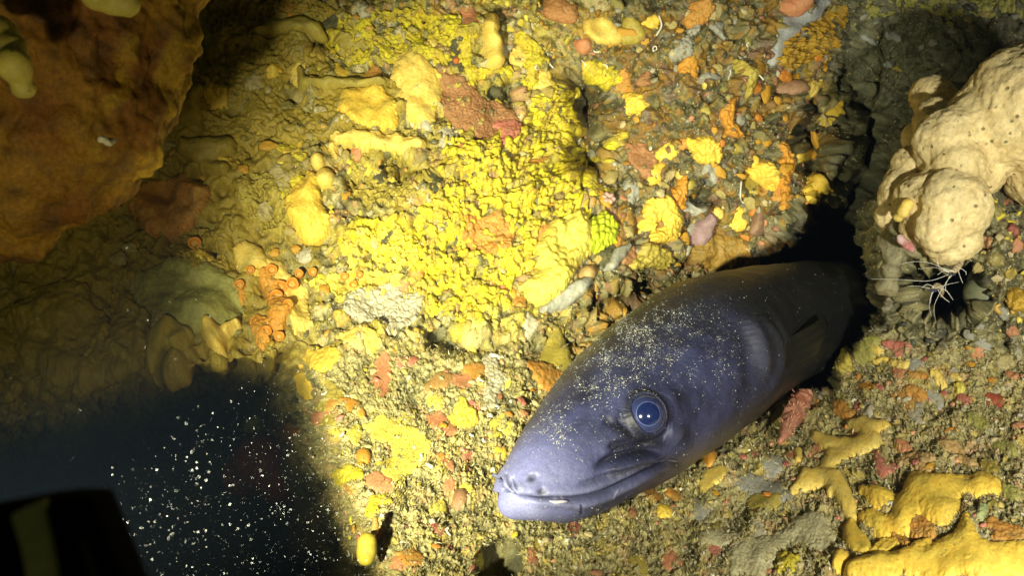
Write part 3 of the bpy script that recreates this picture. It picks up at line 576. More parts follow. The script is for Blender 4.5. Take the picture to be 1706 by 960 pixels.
patch('branching_sponge', 'smooth yellow sponge branching like a river on the right ledge', S, EGG, chains=[[(1475,712,9),(1440,712,11),(1420,708,9)],[(1440,712,12),(1455,738,12),(1435,745,12)],[(1360,730,8),(1380,742,11),(1410,745,12),(1435,745,11)],[(1420,750,10),(1392,765,12),(1380,780,11)],[(1325,822,9),(1345,805,12),(1370,800,11),(1392,805,11),(1400,820,12),(1415,845,11),(1418,860,9)],[(1400,820,10),(1385,825,7)]], H=9, R=12, wob=(4,18), k=5, seed=71)
patch('branching_sponge', 'small yellow branch reaching left off the yellow sponge chain', S, EGG, chains=[[(1330,755,7),(1330,772,7)],[(1360,800,7),(1345,812,7)]], H=7, R=7, wob=(2,12), k=4)
patch('branching_sponge', 'big smooth golden sponge with a round lobe on the right ledge', S, EGG2, chains=[[(1440,820,10),(1465,830,15),(1480,828,11)],[(1450,862,11),(1475,878,12),(1500,872,14)],[(1500,872,16),(1515,850,22),(1530,815,20)],[(1530,815,24),(1560,835,34),(1570,855,28)],[(1560,830,26),(1600,810,16),(1635,808,17),(1655,810,14)],[(1500,872,12),(1470,880,10),(1440,865,8)]], H=11, R=24, wob=(5,22), k=6, seed=75, rug=(.14,24), holes=0)
patch('branching_sponge', 'knobby golden sponge left below the big smooth one', S, EGG2, chains=[[(1415,885,14),(1430,905,16),(1440,915,13)],[(1418,870,8),(1415,885,10)],[(1402,935,14),(1395,945,10)]], H=10, R=14, wob=(4,18), k=5)
patch('branching_sponge', 'orange yellow sponge with a pointed peak at the bottom right corner', S, EGG2, chains=[[(1420,955,16),(1470,945,20),(1520,935,18),(1560,940,26),(1600,930,34),(1640,945,26),(1700,945,30),(1740,950,30)],[(1600,920,24),(1612,895,11),(1612,872,6)],[(1520,935,12),(1530,915,10),(1545,905,7)]], H=12, R=26, wob=(5,24), k=7, seed=81, rug=(.14,26))
patch('branching_sponge', 'small orange yellow lump between the two golden sponges', S, EGG2, chains=[[(1455,920,9),(1475,908,12),(1490,900,9)]], H=7, R=9, wob=(3,10), rug=(.2,8))
for (pts, lb, mt, hh) in [
    ([[(1462,760,8),(1470,780,10),(1466,795,5)],[(1480,778,7),(1497,776,6)]], 'pinkish red crust between the yellow sponge branches', PNK, 4),
    ([[(1500,770,10),(1525,765,12),(1550,770,11)],[(1530,780,9),(1545,790,7)]], 'crumbly cream coral crust right of the pinkish red crust', spongemat((.68,.48,.22),(.45,.28,.10)), 6),
    ([[(1570,745,9),(1590,742,11)],[(1600,760,9),(1620,768,8)]], 'crumbly peach crust above the round lobe', spongemat((.62,.42,.18),(.45,.28,.10)), 6),
    ([[(1510,860,10),(1530,880,14),(1550,890,12)],[(1490,890,9),(1510,905,8)]], 'flaky orange and cream crust against the big golden sponge', ORT, 7),
    ([[(1640,855,10),(1635,870,7)]], 'pale green limpet like knob right of the golden sponge', spongemat((.40,.46,.20)), 7),
    ([[(1690,825,12),(1675,815,9)]], 'green crust at the right edge of the ledge', GRN, 6),
    ([[(1655,880,12),(1690,900,16),(1665,905,12)]], 'rusty orange crust in the bottom right corner', ORT, 5),
    ([[(1450,590,13),(1462,572,10),(1440,600,9)]], 'yellow green smooth crust above the chain on the right ledge', GRN, 6),
    ([[(1466,586,9)]], 'yellow round button beside the yellow green crust', EGG, 6),
    ([[(1415,602,13),(1405,615,10)]], 'olive cushion on the lip of the ledge behind the eel', OLY, 8),
    ([[(1490,608,7),(1512,612,8)],[(1460,602,6),(1475,600,5)]], 'cream button crusts right of the yellow green crust', EGG, 6),
    ([[(1560,628,8),(1572,640,7)],[(1590,630,7),(1600,635,6)]], 'pale yellow button crusts on the mid right ledge', EGG, 6),
    ([[(1600,650,10)]], 'lime yellow round button on the mid right ledge', YEL2, 8),
    ([[(1440,645,8),(1458,648,7)]], 'vermilion crust left of the pink one on the ledge', ORA, 4),
    ([[(1466,648,6),(1472,650,5)]], 'rose pink crust on the ledge lip', PNK, 4),
    ([[(1485,575,9),(1510,580,9),(1500,590,7)]], 'rose crust beside the crevice mouth on the right ledge', PNK, 4),
    ([[(1515,655,9),(1535,660,10)],[(1520,630,7),(1540,632,6)]], 'tan lumpy crust in the middle of the right ledge', ORT, 6),
    ([[(1400,680,12),(1415,692,10)]], 'tan overhanging crust above the yellow sponge chain', ORT, 8),
    ([[(1450,690,9),(1455,683,6)]], 'small cream shell like knob above the yellow sponge chain', WHT, 6),
    ([[(1600,665,8),(1615,672,6)]], 'red pink crust on the mid right ledge', PNK, 4),
    ([[(1655,638,7)]], 'orange button at the right of the ledge', ORA, 6),
    ([[(1690,630,9),(1680,622,7)]], 'salmon crust near the right edge', SAL, 5),
    ([[(1650,668,9),(1670,672,8)]], 'dark red crust near the right edge', spongemat((.40,.08,.04)), 4),
    ([[(1500,742,9),(1512,745,8)]], 'brick red crust above the crumbly cream coral', SAL, 4),
    ([[(1655,780,10),(1640,770,9)]], 'mustard crust above the round lobe of the golden sponge', OLY, 5),
    ([[(1620,700,10),(1640,712,10)],[(1660,740,8),(1690,750,10)]], 'olive yellow crusts on the right ledge', GRN, 4)]:
    patch(PES, lb, S, mt, chains=pts, H=hh, R=8, wob=(5,9), rug=(.35,7), k=4)

# ------------------------------------------------------------------ massive lumps: spheres fused and roughened
def lump(name, label, cat, mat, balls, vox=.003, noise=((.004, .03), (.0015, .01), (.0005, .004)), smooth=8, parent=None, group=None, colf=None):
    """balls: (px, py, depth, radius in photo pixels, optional squash in depth)"""
    Vs, Fs, n = [], [], 0
    th = np.linspace(0, np.pi, 17); ph = np.linspace(0, 2 * np.pi, 24, endpoint=False)
    U = np.stack([np.sin(th)[:, None] * np.cos(ph), np.sin(th)[:, None] * np.sin(ph), np.cos(th)[:, None] + 0 * ph], -1)
    for b in balls:
        c = W(b[0], b[1], b[2]); r = b[3] / F * b[2]
        V = c + U.reshape(-1, 3) * r; Vs.append(V); Fs.append(gridfaces(17, 24, True) + n); n += len(V)
    o = mk('tmp', np.vstack(Vs), np.vstack(Fs), None, origin=np.zeros(3))
    m = o.modifiers.new('r', 'REMESH'); m.mode = 'VOXEL'; m.voxel_size = vox
    s = o.modifiers.new('s', 'SMOOTH'); s.iterations = smooth; s.factor = .6
    dg = bpy.context.evaluated_depsgraph_get(); ev = o.evaluated_get(dg); me = bpy.data.meshes.new_from_object(ev)
    V = np.empty(len(me.vertices) * 3); me.vertices.foreach_get('co', V); V = V.reshape(-1, 3)
    Nn = np.empty(len(me.vertices) * 3); me.vertex_normals.foreach_get('vector', Nn); Nn = Nn.reshape(-1, 3)
    me.calc_loop_triangles(); T = np.empty(len(me.loop_triangles) * 3, np.int32); me.loop_triangles.foreach_get('vertices', T); T = T.reshape(-1, 3)
    bpy.data.objects.remove(o); bpy.data.meshes.remove(me)
    disp = sum(a * perlin(V / s_ + 5 * i) for i, (a, s_) in enumerate(noise))
    V = V + Nn * disp[:, None]
    r = mk(name, V, T, mat, parent=parent, col=None if colf is None else colf(V))
    if cat: tag(r, label, cat, group)
    return r
def bouldercol(V):
    a = perlin(V / .035)[:, None]; b = perlin(V / .012 + 9)[:, None]; px, py, _ = proj(V)
    c = np.array([.20, .075, .006]) + 0 * a
    c = c + (np.array([.30, .15, .010]) - c) * np.clip(.5 + a * 1.4, 0, 1)
    c = c + (np.array([.09, .045, .014]) - c) * np.clip(b * 1.6, 0, 1) * .8
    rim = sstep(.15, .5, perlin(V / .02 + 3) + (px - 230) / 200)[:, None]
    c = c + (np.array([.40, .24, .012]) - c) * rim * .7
    return c
# big boulder hanging at the upper left, nearer than the wall
bould = lump('boulder', 'big rust brown boulder filling the upper left corner', 'boulder', attrmat('sponge_covered_boulder', rough=.6, nscale=400, bump=.7, dist=.0015), [
    (60,40,.50,250), (190,-60,.50,150), (120,190,.49,150), (60,270,.49,130), (140,270,.50,90), (-100,250,.5,200), (225,60,.50,100), (205,170,.50,80), (30,350,.5,85), (-150,0,.55,300), (120,330,.505,45)],
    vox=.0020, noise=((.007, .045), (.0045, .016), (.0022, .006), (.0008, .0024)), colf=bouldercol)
lump('finger_sponge', 'dim yellow lobe sponge hanging at the top edge over the boulder', S, OLY, [(165,-15,.40,32), (190,-5,.40,30), (212,5,.40,22), (205,-30,.41,30)], vox=.0012, noise=((.001, .01),))
lump('finger_sponge', 'dim drooping yellow lobe sponge on the left side of the boulder', S, OLY, [(15,85,.385,30), (25,110,.38,30), (38,145,.385,20), (0,60,.39,34)], vox=.0012, noise=((.001, .01),))
lump('shell_fragment', 'small pale shell bit stuck on the rust brown boulder', 'shell', WHT, [(170,232,.382,7), (180,236,.382,8), (188,234,.384,5)], vox=.0006, noise=((.0008, .002),), smooth=3)
# cream sponge covered boulder on the right
CREAMM = spongemat((.82, .68, .36), (.72, .56, .26), pores=.85, scale=.6, bump=.8, sss=.1, silt=.25)
cs = lump('massive_sponge', 'large lumpy cream sponge with dark specks on the right rock', S, CREAMM, [
    (1668,205,.63,88), (1720,180,.62,110), (1585,235,.63,62), (1560,205,.66,40), (1600,275,.62,48), (1590,345,.61,60), (1570,375,.61,45), (1525,275,.66,36), (1505,320,.66,42), (1495,355,.67,34), (1540,330,.63,48), (1600,400,.615,35), (1575,410,.62,32), (1540,375,.64,40),
    (1640,290,.63,36), (1555,165,.70,40), (1800,260,.63,120)],
    vox=.0017, noise=((.0032, .024), (.0016, .009), (.0009, .0035), (.0004, .0015)), smooth=7)
lump('massive_sponge', 'small pale sponge lobe peeking out left of the cream boulder sponge', S, CREAMM, [(1530,228,.69,28), (1536,248,.69,26)], vox=.0018, noise=((.001, .01),))
lump('rock_pillar', 'short whitish rock column under the cream sponge by the cave', 'rock', spongemat((.36,.33,.20),(.22,.20,.11),bump=.9), [(1487,400,.665,24), (1490,425,.66,20), (1483,450,.66,19), (1480,475,.665,20), (1505,395,.655,28), (1530,400,.65,30)], vox=.0015, noise=((.003, .012), (.001, .004)), smooth=4)
lump(PES, 'yellow streak of sponge on the left flank of the cream sponge', S, EGG, [(1512,340,.618,10), (1505,352,.62,11), (1497,362,.625,9)], vox=.001, noise=((.0008, .006),))
lump(PES, 'magenta and white crust under the cream sponge lobe', S, spongemat((.50,.10,.12),(.55,.45,.42),bump=.4), [(1500,398,.622,8), (1512,408,.62,9), (1520,416,.62,6)], vox=.001, noise=((.001, .005),))
lump('cave_sponge', 'smooth grey green sponge at the back of the small cave', S, spongemat((.22,.24,.14),pores=.1,bump=.2), [(1640,490,.675,34), (1650,520,.67,28), (1635,465,.69,22)], vox=.002, noise=((.001, .02),))
for (x, y, r, lb, c) in [(1690,380,14,'maroon bead at the right edge beside the cream sponge',(.4,.12,.10)),(1697,500,24,'golden round sponge at the right edge of the rock',(.66,.42,.05)),(1660,430,16,'pale olive knob right of the small cave',(.45,.38,.14)),(1695,300,18,'bright yellow green crumb at the right edge',(.6,.55,.08)),(1655,350,18,'olive crumb crust right of the cream sponge',(.36,.33,.11)),(1640,400,14,'orange pink nub at the lower side of the cream sponge',(.62,.33,.16)),(1685,455,14,'mustard nub above the golden round sponge',(.5,.38,.08))]:
    patch('knob_sponge', lb, S, spongemat(c), chains=[[(x-3,y,r*.8),(x+4,y+3,r*.7)]], H=r*.5, R=r*.8, wob=(4,12), rug=(.3,9))
lump('ball_sponge', 'dull yellow egg shaped sponge at the bottom edge of the ledge', S, spongemat((.52, .42, .04)), [(612,905,.53,17), (612,918,.53,18), (610,930,.53,15)], vox=.0012, noise=((.0008, .01),))
lump('ball_sponge', 'small brown stalk sponge above the dull yellow egg', S, spongemat((.40, .25, .06)), [(625,866,.545,6), (625,876,.545,7), (624,886,.545,7)], vox=.0007, noise=((.0004, .004),))
# far dim red sponge in the drop
lump('drop_sponge', 'dim dark red sponge down in the dark drop', S, spongemat((.20,.03,.03),pores=.2), [(440,770,1.15,50), (470,800,1.15,42), (410,790,1.17,36)], vox=.005, noise=((.006, .03),))
lump('drop_sponge', 'dim yellow green sponge above the red one in the dark drop', S, spongemat((.12,.14,.02),pores=.2), [(418,708,1.05,15), (425,700,1.05,12)], vox=.002, noise=((.002, .01),))

# ------------------------------------------------------------------ the eel
U2 = np.array([.866, -.5]); M2 = np.array([-.5, -.866]); O2 = np.array([840., 835.])
st = np.array([  # s, centre offset, half width (photo pixels), depth
 (-15, -12, 0.5, .560), (-12, -12, 17, .558), (-6, -12, 31, .556), (4, -11, 43, .556), (18, -9, 53, .556), (36, -8, 62, .558), (60, -6, 74, .562), (85, -3, 85, .570), (110, 2, 93, .580),
 (150, 8, 106, .596), (190, 15, 117, .613), (230, 22, 124, .630), (270, 28, 128, .648), (310, 32, 130, .666), (350, 36, 132, .685), (411, 42, 130, .718), (450, 42, 122, .743), (487, 38, 113, .770),
 (530, 30, 103, .806), (572, 20, 94, .85), (605, 11, 88, .90), (630, 3, 82, .97), (645, -3, 78, 1.05), (655, -5, 78, 1.14), (660, -8, 72, 1.24), (664, -10, 68, 1.34)])
NT, NA = 980, 720
k0 = np.linspace(0, len(st) - 1, len(st))
tt = np.concatenate([np.linspace(0, 1, 40, endpoint=False) ** 1.6, np.linspace(1, len(st) - 1, NT - 40)])
def cr1(v):
    p = np.concatenate([[2 * v[0] - v[1]], v, [2 * v[-1] - v[-2]]]); i = np.clip(tt.astype(int), 0, len(v) - 2); f = tt - i
    a, b, c, d = p[i], p[i + 1], p[i + 2], p[i + 3]
    return .5 * (2 * b + (c - a) * f + (2 * a - 5 * b + 4 * c - d) * f ** 2 + (3 * b - a - 3 * c + d) * f ** 3)
S_, C_, W_, D_ = cr1(st[:, 0]), cr1(st[:, 1]), np.maximum(cr1(st[:, 2]), .3), cr1(st[:, 3])
tipm = tt < 4
W_[tipm] = np.interp(S_[tipm], [-15, -14.3, -12, -6, 4, 18, 36], [0.3, 8, 18, 31.5, 43, 53, 62.2]) if False else W_[tipm]
def gs(a, k=7):
    for _ in range(3): a = np.convolve(np.r_[np.full(k, a[0]), a, np.full(k, a[-1])], np.ones(2 * k + 1) / (2 * k + 1), 'valid')
    return a
C_ = gs(C_, 12); D_ = gs(D_, 14)
px = O2[0] + U2[0] * S_ + M2[0] * C_; py = O2[1] + U2[1] * S_ + M2[1] * C_
SP = W(px, py, D_); RD = W_ * D_ / F
Tn = np.gradient(SP, axis=0)
for c in range(3): Tn[:, c] = gs(Tn[:, c], 20)
Tn /= np.linalg.norm(Tn, axis=1)[:, None]
view = CAM - SP; view /= np.linalg.norm(view, axis=1)[:, None]
sv = np.cross(Tn, view); sv /= np.linalg.norm(sv, axis=1)[:, None]            # across the screen axis
up = np.where((sv @ (M2[0] * AX - M2[1] * AU) < 0)[:, None], -sv, sv)           # towards the back of the head on screen
fr = np.cross(Tn, up); fr *= np.sign((fr * view).sum(1))[:, None]               # towards the camera
roll = math.radians(76)
DV = math.cos(roll) * fr + math.sin(roll) * up; LT = np.cross(Tn, DV)
LT *= np.sign((LT * view).sum(1))[:, None]                                     # the side seen
ang = np.linspace(-np.pi, np.pi, NA, endpoint=False)                            # 0 is the crown of the head
ca, sa = np.cos(ang)[None], np.sin(ang)[None]
Sx = S_[:, None]
# cross section: crown a little flattened on the snout, cheeks full, belly flat
rr = 1 + .0 * ca * Sx
rr = rr - .05 * np.exp(-((Sx - 120) / 90) ** 2) * np.clip(ca, 0, 1) ** 2 + .03 * np.exp(-((Sx - 250) / 120) ** 2) * np.clip(sa ** 2, 0, 1)
EV = SP[:, None] + (RD[:, None] * rr)[..., None] * (ca[..., None] * DV[:, None] + sa[..., None] * LT[:, None])
def gnorm(P):
    du = np.roll(P, -1, 1) - np.roll(P, 1, 1); dv = np.gradient(P, axis=0); n = np.cross(du, dv)
    n /= np.linalg.norm(n, axis=-1)[..., None] + 1e-15
    if ((P - SP[:, None]) * n).sum() < 0: n = -n
    return n
EN = gnorm(EV)
EN[:6] = -Tn[0]
epx, epy, ed = proj(EV); facing = ((CAM - EV) * EN).sum(-1) > 0
mid_face = facing & (np.arange(NT) < 860)[:, None]
fidx = np.argwhere(mid_face); fxy = np.stack([epx[mid_face], epy[mid_face]], 1)
def locate(x, y):
    k = np.argmin((fxy[:, 0] - x) ** 2 + (fxy[:, 1] - y) ** 2); return tuple(fidx[k])
def both(pts, n=60):
    """photo pixels -> curve on the skin, and its mirror on the far cheek"""
    c = catmull(pts, n); ij = [locate(*p) for p in c]
    A = np.array([EV[i, j] for i, j in ij]); B = np.array([EV[i, (-j) % NA] for i, j in ij]); return A, B
flat = EV.reshape(-1, 3)
def curvedist(C, P):
    dmin = np.full(len(P), 1e9); side = None
    lo = C.min(0) - .03; hi = C.max(0) + .03; msk = ((P > lo) & (P < hi)).all(1); Q = P[msk]; dm = np.full(len(Q), 1e9); tp = np.zeros(len(Q))
    for k in range(len(C) - 1):
        a, e = C[k], C[k + 1] - C[k]; L = e @ e + 1e-12
        t = np.clip(((Q - a) @ e) / L, 0, 1); d = np.linalg.norm(Q - a - t[:, None] * e, axis=1)
        m = d < dm; dm[m] = d[m]; tp[m] = (k + t[m]) / (len(C) - 1)
    dmin[msk] = dm; T = np.zeros(len(P)); T[msk] = tp
    return dmin, T
disp = np.zeros(len(flat)); mouthness = np.zeros(len(flat)); creasec = np.zeros(len(flat)); pale = np.zeros(len(flat))
def stamp(pts, amp, sig, taper=(0.1, 0.1), col=0, palew=0, n=60):
    global disp, creasec, pale
    for C in both(pts, n):
        d, t = curvedist(C, flat)
        tw = np.ones(len(t))
        if taper[0]: tw *= sstep(0, taper[0], t + 1e-3)
        if taper[1]: tw *= sstep(0, taper[1], 1 - t + 1e-3)
        g = np.exp(-(d / sig) ** 2) * tw
        disp += amp * g; creasec = np.maximum(creasec, col * g); pale = np.maximum(pale, palew * g)
def dot(x, y, amp, sig, col=0, palew=0, el=None):
    global disp, creasec, pale
    i, j = locate(x, y)
    for c in (EV[i, j], EV[i, (-j) % NA]):
        d = np.linalg.norm(flat - c, axis=1); g = np.exp(-(d / sig) ** 2)
        disp += amp * g; creasec = np.maximum(creasec, col * g); pale = np.maximum(pale, palew * g)
MOUTH = [(846,824),(858,831),(880,833),(915,835),(962,832),(1004,818),(1040,800),(1072,786),(1103,778),(1130,777)]
off = lambda P, dx, dy: [(a + dx, b + dy) for a, b in P]
stamp(MOUTH, -.0085, .0021, (0, .12), col=1)
stamp(off(MOUTH[:-1], -2, -12), .0026, .0042, (0, .25), palew=.25)
stamp(off(MOUTH, 0, -4), .0003, .0008, (0, 0), palew=1.0)       # upper lip
stamp(off(MOUTH[1:-1], 3, 11), .0022, .0034, (.2, .25), palew=.3)          # lower lip
stamp([(846,848),(880,862),(925,866)], .0016, .009, (0,.6), palew=.45)
stamp([(985,784),(1010,768),(1040,757),(1075,750),(1108,757)], -.0050, .0026, (.3,.25), col=.85)     # folds over the lip
stamp([(992,796),(1025,780),(1060,768),(1098,764)], .0030, .0035, (.3,.2))
stamp([(1010,757),(1035,746),(1065,740),(1090,742)], -.0034, .0021, (.3,.3), col=.8)
stamp([(955,812),(990,800),(1030,782),(1080,768),(1120,770)], -.0022, .0018, (.2,.2), col=.5)
stamp([(1046,668),(1035,690),(1046,716),(1070,734),(1098,728),(1116,706)], -.0022, .0035, (.3,.3), col=.6)  # fold round the eye
stamp([(1000,700),(1020,706),(1038,700)], -.0018, .004, (.3,.2), col=.6)
stamp([(1105,640),(1120,670),(1122,700)], .0018, .006, (.3,.3))
stamp([(1130,700),(1140,730),(1135,765)], .0016, .008, (.3,.3))
stamp([(843,788),(846,806),(857,824)], .0007, .0006, (.3,.1), palew=.9); stamp([(853,798),(858,814),(868,828)], .0007, .0006, (.3,.1), palew=.9)
stamp([(838,796),(840,810),(848,822)], -.0010, .0009, (.3,.1), col=.6); stamp([(849,796),(853,812),(862,826)], -.0010, .0009, (.3,.1), col=.6)
stamp([(1012,838),(1019,822),(1030,811)], .0003, .0005, (.3,.3), palew=.9); stamp([(962,838),(965,850),(968,862)], -.0012, .0010, (.2,.2), col=.7)
stamp([(1012,690),(1024,708),(1052,728),(1092,738),(1118,728)], -.0004, .0052, (.3,.3), col=.95)
stamp([(1016,772),(1018,786),(1016,800)], 0, .0036, (.3,.3), col=.7); stamp([(1060,760),(1064,774),(1060,786)], 0, .0040, (.3,.3), col=.7); stamp([(1128,700),(1136,722),(1138,748)], 0, .005, (.3,.3), col=.6)
stamp([(925,838),(942,842),(955,848)], -.0003, .0030, (.3,.3), col=.5); dot(920, 841, .0004, .0022, palew=.9); dot(934, 838, .0004, .0016, palew=1); dot(899, 828, .0006, .003, palew=.6); dot(881, 846, .0003, .002, palew=.5)
stamp([(870,800),(885,790),(905,786)], .0006, .0016, (.3,.3), palew=.25)
stamp([(1005,792),(1035,776),(1070,764),(1108,764)], .0022, .0050, (.3,.2)); stamp([(1000,800),(1035,786),(1070,774),(1110,770)], -.0024, .0018, (.3,.1), col=.85)
stamp([(1108,772),(1124,774),(1136,784)], -.0026, .0026, (.2,.3), col=.9); stamp([(1006,748),(1030,738),(1062,733)], -.0018, .0018, (.3,.3), col=.8)
stamp([(1104,716),(1120,724),(1134,738)], .0024, .0060, (.3,.3), palew=.1)
# gill cover and throat
stamp([(1240,520),(1256,550),(1268,580),(1272,612),(1262,645)], .0034, .0085, (.3,.3), palew=.12)  # gill ridge, its highlight painted slightly pale
stamp([(1222,530),(1238,560),(1248,600),(1244,640),(1225,680)], -.0028, .0075, (.3,.3), col=.35)
stamp([(1270,505),(1300,545),(1314,585),(1308,625),(1285,660),(1252,694)], -.0040, .0045, (.2,.15), col=.5)
stamp([(1262,520),(1288,555),(1300,590),(1292,628),(1268,664)], .0030, .0060, (.25,.2))
stamp([(1150,560),(1165,600),(1160,640)], .0018, .012, (.3,.3))
# nostrils and snout
dot(885, 796, -.0030, .0026, col=.9); dot(883, 806, .0012, .004, palew=.3)
dot(903, 821, -.0026, .0026, col=1); dot(868, 816, .0014, .003, palew=.9)
dot(845, 800, .0010, .005, palew=.5)
stamp([(840,785),(848,800),(852,815)], -.0012, .0016, (.2,.2), col=.35)
stamp([(852,792),(860,808),(870,822)], -.0010, .0014, (.2,.2), col=.3)
# eye socket
EI = locate(1076, 691); eyeC = []
EYER = .0122
for c, nn in ((EV[EI], EN[EI]), (EV[EI[0], (-EI[1]) % NA], EN[EI[0], (-EI[1]) % NA])):
    eyeC.append((c.copy(), nn.copy()))
    d = np.linalg.norm(flat - c, axis=1)
    disp += .0045 * np.exp(-(d / .026) ** 2) - .0075 * (1 - sstep(EYER * .82, EYER * 1.04, d)) + .0016 * np.exp(-((d - EYER * 1.12) / .0018) ** 2)
    creasec = np.maximum(creasec, .85 * np.exp(-((d - EYER * 1.22) / .0030) ** 2)); pass
# loose skin: soft undulation and fine wrinkles
env = np.minimum(1, (S_[:, None] + 15) / 60 + 0 * ca).ravel()
disp += env * (.0016 * perlin(flat / .045) + .0007 * perlin(flat / .018 + 4) + .00018 * perlin(flat / .004 + 8) + .00008 * perlin(flat / .0018))
disp *= np.repeat(np.clip((np.arange(NT)) / 12., 0, 1), NA) * .9 + .1
E2 = flat + EN.reshape(-1, 3) * disp[:, None]
# the upper jaw juts out over the lower one
ex_, ey_, _d = proj(flat); ax_along = (np.repeat(S_, NA)); lowj = sstep(-6, 8, (ey_ - np.interp(ex_, [800, 848, 866, 887, 915, 962], [822, 827, 832, 833, 834, 833]))) * (1 - sstep(0, 100, ax_along))
E2 = E2 + np.repeat(Tn, NA, 0) * (.0065 * lowj)[:, None] + np.repeat(DV, NA, 0) * (.0004 * lowj)[:, None]
# pigment, with light on the snout and shade on the back painted in
aa = np.abs(np.broadcast_to(ang[None], (NT, NA))).ravel(); ss = np.repeat(S_, NA)
c = np.zeros((len(flat), 3)) + np.array([.028, .031, .080])
mot = perlin(flat / .03 + 2) + .5 * perlin(flat / .011); mot2 = perlin(flat / .009 + 20)
c *= (1 + .50 * mot + .26 * mot2)[:, None]
def mixc(c, t, w_): return c + (np.array(t) - c) * w_[:, None]
c = mixc(c, [.22, .23, .50], (1 - sstep(-15, 130, ss)) * .85)  # paler snout, with its stronger light painted in too
c = mixc(c, [.09, .072, .05], sstep(2.05, 2.6, aa) * sstep(150, 260, ss) * .8)
c = mixc(c, [.010, .010, .008], sstep(290, 450, ss) * .94)  # dark olive body, deepened for the shade towards the crevice
c = mixc(c, [.018, .019, .022], (1 - sstep(.25, 1.55, aa + .25 * mot)) * sstep(90, 330, ss) * .88)  # shade on the crown and back painted dark
c = mixc(c, [.006, .006, .010], np.clip(creasec, 0, 1) * .9)  # shade in folds, mouth and round the eye painted dark
c = mixc(c, [.36, .37, .56], np.clip(pale, 0, 1) * .5)
c = mixc(c, [.03, .03, .05], np.clip(sstep(.35, .6, mot) * np.exp(-((aa - 1.3) / .5) ** 2) * np.exp(-((ss - 250) / 130) ** 2), 0, 1) * .5)
eelm = attrmat('eel_skin', rough=.46, spec=.38, nscale=800, bump=.35, dist=.0006, vary=.28)
# close the snout tip
V = np.vstack([E2, SP[0] - Tn[0] * .0006, SP[-1]])
Fb = tri(gridfaces(NT, NA, True)); kk = np.arange(NA); k2 = (kk + 1) % NA
Fb = np.vstack([Fb, np.stack([np.full(NA, len(E2)), k2, kk], 1), np.stack([np.full(NA, len(E2) + 1), (NT - 1) * NA + kk, (NT - 1) * NA + k2], 1)])
c = np.vstack([c, c[0], c[-1]])
root = empty('conger_eel', W(1150, 740, .66))
tag(root, 'large blue grey conger eel poking its head out of the crevice', 'eel')
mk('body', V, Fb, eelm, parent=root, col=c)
# eyes: ball, iris ring, pupil, as caps of one sphere
def cap(cen, axis, R, a0, a1, n=64, m=18):
    axis = axis / np.linalg.norm(axis); t = np.cross(axis, [0.2, .3, .9]); t /= np.linalg.norm(t); b = np.cross(axis, t)
    A = np.linspace(a0, a1, m); B = np.linspace(0, 2 * np.pi, n, endpoint=False)
    P = cen + R * (np.cos(A)[:, None, None] * axis + np.sin(A)[:, None, None] * (np.cos(B)[None, :, None] * t + np.sin(B)[None, :, None] * b))
    return P.reshape(-1, 3), gridfaces(m, n, True)
m_eye = plainmat('eye_rim', (.03, .04, .10), rough=.25, coat=1)
m_iris = plainmat('iris_blue', (.022, .030, .095), rough=.3, coat=1)
m_irisl = plainmat('iris_edge', (.07, .09, .22), rough=.3, coat=1)
m_pup = plainmat('pupil_blue', (.007, .013, .060), rough=.12, coat=1)
for k, (cc, nn) in enumerate(eyeC):
    vdir = (CAM - cc) / np.linalg.norm(CAM - cc) if k == 0 else nn
    axd = nn * .35 + vdir * .75 if k == 0 else nn
    Rr = .0134; cen = cc + nn * (.0040 - .0054)
    e = mk('eye', *cap(cen, axd, Rr, 0.001, 2.6, 72, 40), m_eye, parent=root)
    mk('iris', *cap(cen, axd, Rr + .00025, .60, .94), m_iris, parent=e)
    for ch, (a0, a1, mm, nm) in enumerate([(.56, .60, m_irisl, 'pupil_rim'), (.001, .562, m_pup, 'pupil'), (.94, .965, m_irisl, 'iris_rim')]):
        mk(nm, *cap(cen, axd, Rr + (.0005 if nm != 'pupil' else .0002), a0, a1), mm, parent=e)

